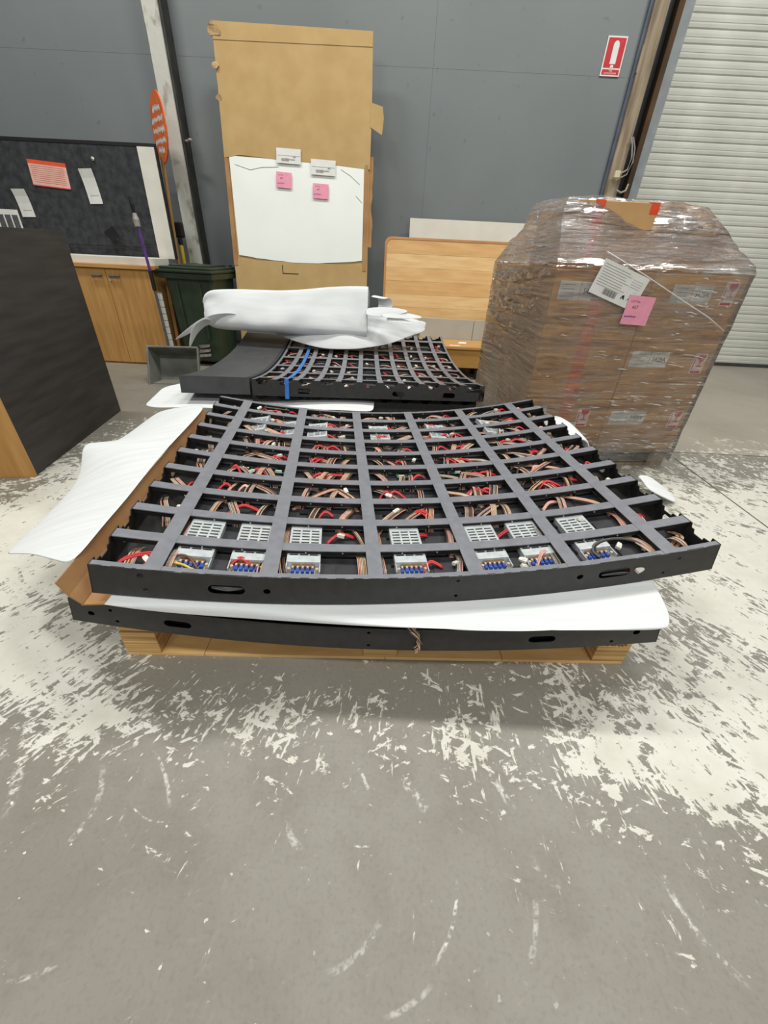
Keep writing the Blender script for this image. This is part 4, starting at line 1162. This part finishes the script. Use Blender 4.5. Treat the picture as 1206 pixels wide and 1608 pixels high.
# ================================================================== CABINET, PINBOARD
cbn = thing('cupboard', (-3.27, 4.93, 0), 'low oak cupboard with two doors below the pinboard', 'cupboard')
MB().box((-.80, .02, .0), (.66, .46, .985)).build('carcass', M_oakv, cbn)
MB().box((-.82, -.025, .985), (.70, .48, 1.020), b=.003).build('top', M_oakw, cbn)
for (x0, x1, hx) in ((-.30, .158, .06), (.162, .655, .25)):
    d = MB().box((x0, 0, .02), (x1, .02, .98), b=.002).build('door', M_oakv, cbn)
    MB().tube([(hx - .05, -.004, .915), (hx - .045, -.022, .912), (hx + .045, -.022, .912), (hx + .05, -.004, .915)], .010, n=8).build('handle', M_greydark, d)
d = MB().box((-.79, 0, .02), (-.304, .02, .98), b=.002).build('door', M_oakv, cbn)
MB().lathe([(.012, 0), (.012, .008), (.004, .010)], (0, 0, 0), 12, 0, Matrix.Translation((.195, 0, .868)) @ Matrix.Rotation(PI/2, 4, 'X')).build('lock', M_screw, cbn)
sb = MB().box((-.78, -.02, 0), (.61, .30, .068), b=.003).build('white_shelf', M_white); sb.location = (-3.18, 4.99, 1.0205); tag(sb, 'long white shelf board lying on the oak cupboard', 'shelf board')

pb = thing('pinboard', (-3.40, 5.345, 1.089), 'charcoal felt pinboard with a white right border above the cupboard', 'pinboard')
pb.rotation_euler = (-math.radians(2), 0, 0)
MB().box((-1.2, 0, 0), (.72, .02, .97)).build('felt_panel', M_felt, pb)
MB().box((-1.2, -.004, .955), (.90, .025, .985), b=.003).build('top_rail', M_blackd, pb)
MB().box((.71, -.012, -.01), (.885, .02, .955), b=.003).build('side_border', M_white, pb)
MB().box((.887, -.006, -.01), (.905, .022, .955)).build('edge_trim', M_blackd, pb)
MB().box((-.26, -.05, .085), (.70, -.045, .092)).box((-.26, -.05, .0), (-.252, -.045, .092)).build('wire_rail', M_blackd, pb)
def poster(name, x, z, w, h, label, kind, curl=0.0, rot=0.0):
    y = 5.345 + (z - 1.089) * math.tan(math.radians(2)) - .004
    t = thing(name, (x, y, z), label, 'paper'); t.rotation_euler = (-math.radians(2), rot, 0)
    rows_ = []
    for k in range(5):
        s = k/4; zz = -h/2 + h*s
        rows_.append([(-w/2, -.002 - curl*(s**3), zz), (w/2, -.002 - curl*(s**3), zz)])
    MB().grid(rows_).build('sheet', {'red': mat('pink_poster', (236, 186, 172), (228, 172, 158), 14, .7), 'white': M_paper, 'form': M_paper}[kind], t)
    mb = MB()
    if kind == 'red':
        MB().box((-w/2, -.0035, h*.36), (w/2, -.0025, h*.5)).build('banner', M_tape, t)
        MB().box((-w/2, -.0035, -h*.5), (w/2, -.0025, -h*.46)).build('footer', M_pinkp, t)
        for k in range(9): scribble(mb, -w*.44, w*.42, h*.28 - k*h*.078, h*.02, -.003, 0, .0012, k)
        mb.build('print', mat('faded_text', (206, 140, 128), (198, 130, 118), 20, .7), t)
    elif kind == 'white':
        for k in range(4): scribble(mb, -w*.3, w*.35, h*.1 - k*h*.12, h*.04, -.003, 0, .0014, k + 3)
        mb.build('print', M_greyw, t)
    else:
        for k in range(3): mb.box((-w*.42 + k*w*.3, -.0035, -h*.45), (-w*.42 + k*w*.3 + w*.24, -.0025, h*.25))
        mb.build('print', M_greydark, t)
poster('poster', -3.68, 1.785, .39, .215, 'red-bannered pink poster pinned on the felt pinboard', 'red', 0, math.radians(3.5))
poster('paper_strip', -3.262, 1.70, .14, .29, 'white paper strip with curled top right of the pink poster', 'white', .03, math.radians(-3))
poster('paper_strip', -4.045, 1.53, .145, .24, 'white paper strip with curled top below left of the pink poster', 'white', .03, math.radians(-2))
poster('printed_form', -4.28, 1.375, .26, .19, 'printed form with dark columns at the left edge of the photo', 'form')
sw = thing('fly_swatter', (-3.03, 5.30, 1.165), 'black fly swatter propped against the felt pinboard', 'swatter')
MB().plate([(-.20, .14), (-.09, .20), (-.04, .11), (-.13, .05)], [], lambda a, b, d: Vector((a, d, b)), .004).build('blade', M_blackp, sw)
MB().tube([(-.08, .0, .09), (.05, -.01, .0), (.25, -.02, -.03)], .006).build('handle', M_blackp, sw)
pn = MB().lathe([(.012, 0), (.018, .006), (.006, .02)], (0, 0, 0), 10, 0, Matrix.Rotation(PI/2, 4, 'X')).build('push_pin', M_screw); pn.location = (-3.17, 5.364, 1.93); tag(pn, 'small pale pin at the upper right of the pinboard', 'pin')

# purple handled pole leaning on the cupboard
pk = thing('extension_pole', (-2.60, 4.86, 0), 'purple and grey pole leaning against the cupboard front', 'pole')
MB().tube([(.03, .0, .0), (.025, .0, .60), (.02, .0, .80)], .014, n=10).build('lower_tube', M_greydark, pk)
MB().tube([(.02, .0, .80), (.018, .0, .98)], .02, n=10).build('clamp', M_blackp, pk)
MB().tube([(.018, 0, .98), (.0, 0, 1.36)], .014, n=10).build('purple_tube', M_purple, pk)
MB().tube([(0, 0, 1.36), (-.002, 0, 1.42), (-.003, 0, 1.47)], [.026, .030, .016], n=10).build('pale_collar', M_greyw, pk)
MB().tube([(-.003, 0, 1.47), (-.004, 0, 1.54), (-.005, 0, 1.60)], [.014, .022, .016], n=10).build('black_tip', M_blackp, pk)
# white ribbed strip beside the cupboard
rb = thing('ribbed_strip', (-2.575, 4.90, 0), 'white ribbed plastic strip standing by the cupboard right edge', 'strip')
for k in range(9): MB().box((-.03, 0, .16 + k*.068), (.03, .03, .16 + k*.068 + .062), b=.004).build('rib', M_white, rb)
MB().box((-.028, .004, .0), (.028, .026, .78)).build('core', M_greyw, rb)
# thin pine stick between cupboard and bin
pst = MB().box((-.018, -.01, 0), (.018, .01, .86), b=.002).build('pine_batten', M_pine); pst.location = (-2.555, 5.06, 0); pst.rotation_euler = (-.06, 0, 0); tag(pst, 'thin pine batten in the gap beside the green bin', 'batten')

# orange lollipop bat
bat = thing('sign_bat', (-2.60, 5.46, 0), 'orange sign bat with white lettering on a wooden stick by the post', 'sign')
bat.rotation_euler = (0, math.radians(3.2), 0)
MB().tube([(.0, 0, .0), (.0, 0, 2.02)], .018, n=10).build('stick', M_pine, bat)
Mb = Matrix.Translation((.02, -.02, 2.21)) @ Matrix.Rotation(math.radians(-50), 4, 'Z')
dd = MB(); n = 36
out = [(.245 * math.cos(2*PI*k/n), .275 * math.sin(2*PI*k/n)) for k in range(n)]
dd.plate(out, [], lambda a, b, d: Mb @ Vector((a, d, b)), .012); dd.build('disc', mat('orange_disc', (226, 112, 52), (208, 92, 40), 8, .6, .08, 30), bat)
lt = MB()
for k, (z, w_) in enumerate([(.14, .13), (.06, .19), (-.02, .20), (-.10, .18), (-.17, .10)]): scribble(lt, -w_, w_, z, .055, -.0015, 0, .011, 20 + k, Mb)
lt.build('lettering', M_paper, bat)

# yellow handled tool
yt = thing('yellow_tool', (-2.575, 5.64, 0), 'tool with a yellow shaft and black head behind the green bin', 'tool')
MB().tube([(0, 0, 0), (.01, .03, 1.22)], .022, n=10).build('shaft', M_yel, yt)
MB().tube([(.01, .03, 1.22), (.012, .03, 1.30)], .026, n=10).build('grip', M_blackp, yt)
MB().box((-.05, .0, 1.29), (.075, .06, 1.44), b=.02).build('head', M_blackp, yt)

# ================================================================== WHEELIE BIN
bi = thing('wheelie_bin', (-2.24, 4.98, 0), 'dark green wheelie bin with closed lid between cupboard and leaning carton', 'bin', math.radians(-6)); bi.scale = (1, 1, 1.045)
def tap(w0, d0, z0, w1, d1, z1, y0=0, mi=0, mb=None):
    mb = mb or MB()
    a = [(-w0, y0, z0), (w0, y0, z0), (w0, y0 + d0, z0), (-w0, y0 + d0, z0), (-w1, y0 - .03, z1), (w1, y0 - .03, z1), (w1, y0 - .03 + d1, z1), (-w1, y0 - .03 + d1, z1)]
    return mb.add(a, [(0,3,2,1),(4,5,6,7),(0,1,5,4),(1,2,6,5),(2,3,7,6),(3,0,4,7)], mi)
o = tap(.22, .44, .05, .27, .56, .90).build('body', M_bin, bi); o.modifiers.new('b', 'BEVEL').width = .025
MB().box((-.305, -.065, .875), (.305, .55, .93), b=.012).build('rim', M_bin, bi)
ld = MB().box((-.315, -.085, .932), (.315, .56, .960), b=.012).box((-.29, -.06, .958), (.29, .54, .985), b=.015).box((-.22, .02, .983), (.22, .46, 1.0), b=.012)
l_ = ld.build('lid', M_bin, bi)
for x in (-.22, .2): MB().box((x - .03, .52, .955), (x + .03, .60, 1.0), b=.01).build('hinge', M_bin, l_)
MB().tube([(-.26, .60, .95), (.26, .60, .95)], .016, n=10).build('handle_bar', M_bin, bi)
for x in (-.22, .22): MB().lathe([(.03, -.03), (.10, -.03), (.105, -.015), (.105, .015), (.10, .03), (.03, .03)], (0, 0, 0), 20, 0, Matrix.Translation((x, .48, .107)) @ Matrix.Rotation(PI/2, 4, 'Y')).build('wheel', M_blackp, bi)
for x in (-.13, .13): MB().box((x - .012, -.042, .30), (x + .012, -.012, .84), b=.004).build('rib', M_bin, bi)
st = MB()
for k in range(3): st.add([(-.05 + .02*k, -.028 + .004*k, .1 + .05*k), (.11, -.028, .12 + .05*k), (.12, -.028, .15 + .05*k), (-.02, -.028, .135 + .05*k)], [(0,1,2,3)])
st.build('worn_sticker', M_greyw, bi)

# ================================================================== GREY DUSTPAN TRAY
dp = thing('grey_tray', (-2.24, 4.18, 0), 'open grey plastic dust tray tilted up on the floor', 'tray', math.radians(6))
Md = Matrix.Rotation(math.radians(-24), 4, 'X')
ft = [(-.25, 0, .0), (.25, 0, .0), (.25, 0, .37), (-.25, 0, .37)]
bk = [(-.20, .16, .02), (.20, .16, .02), (.21, .18, .33), (-.21, .18, .33)]
wl_ = MB().add(ft + bk, [(0,1,5,4), (1,2,6,5), (2,3,7,6), (3,0,4,7), (4,5,6,7)], 0, Md)
o = wl_.build('shell', M_grey, dp); o.modifiers.new('t', 'SOLIDIFY').thickness = .010
rm = MB()
for a, b in ((1, 2), (2, 3), (3, 0)): rm.tube([Md @ Vector(ft[a]), Md @ Vector(ft[b])], .012, n=8)
rm.build('rim', M_grey, dp)

# ================================================================== DARK SIDEBOARD AT LEFT
db = thing('dark_cabinet', (-2.155, 2.152, 0), 'tall dark wood veneer panel with a light oak end at the left edge', 'cabinet', math.radians(7.9))
MB().box((-.045, .004, .004), (0, 1.20, 1.28), b=.002).build('dark_side', M_dark, db)
MB().box((-.75, .004, .0), (-.046, 1.198, 1.276), b=.002).build('carcass', M_dark, db)
MB().box((-.75, -.018, .0), (.002, .003, 1.278), b=.002).build('oak_end', M_oakv, db)
for y in (.02, 1.1): MB().box((-.06, y, -.0), (-.01, y + .06, .004)).build('glide', M_blackp, db)
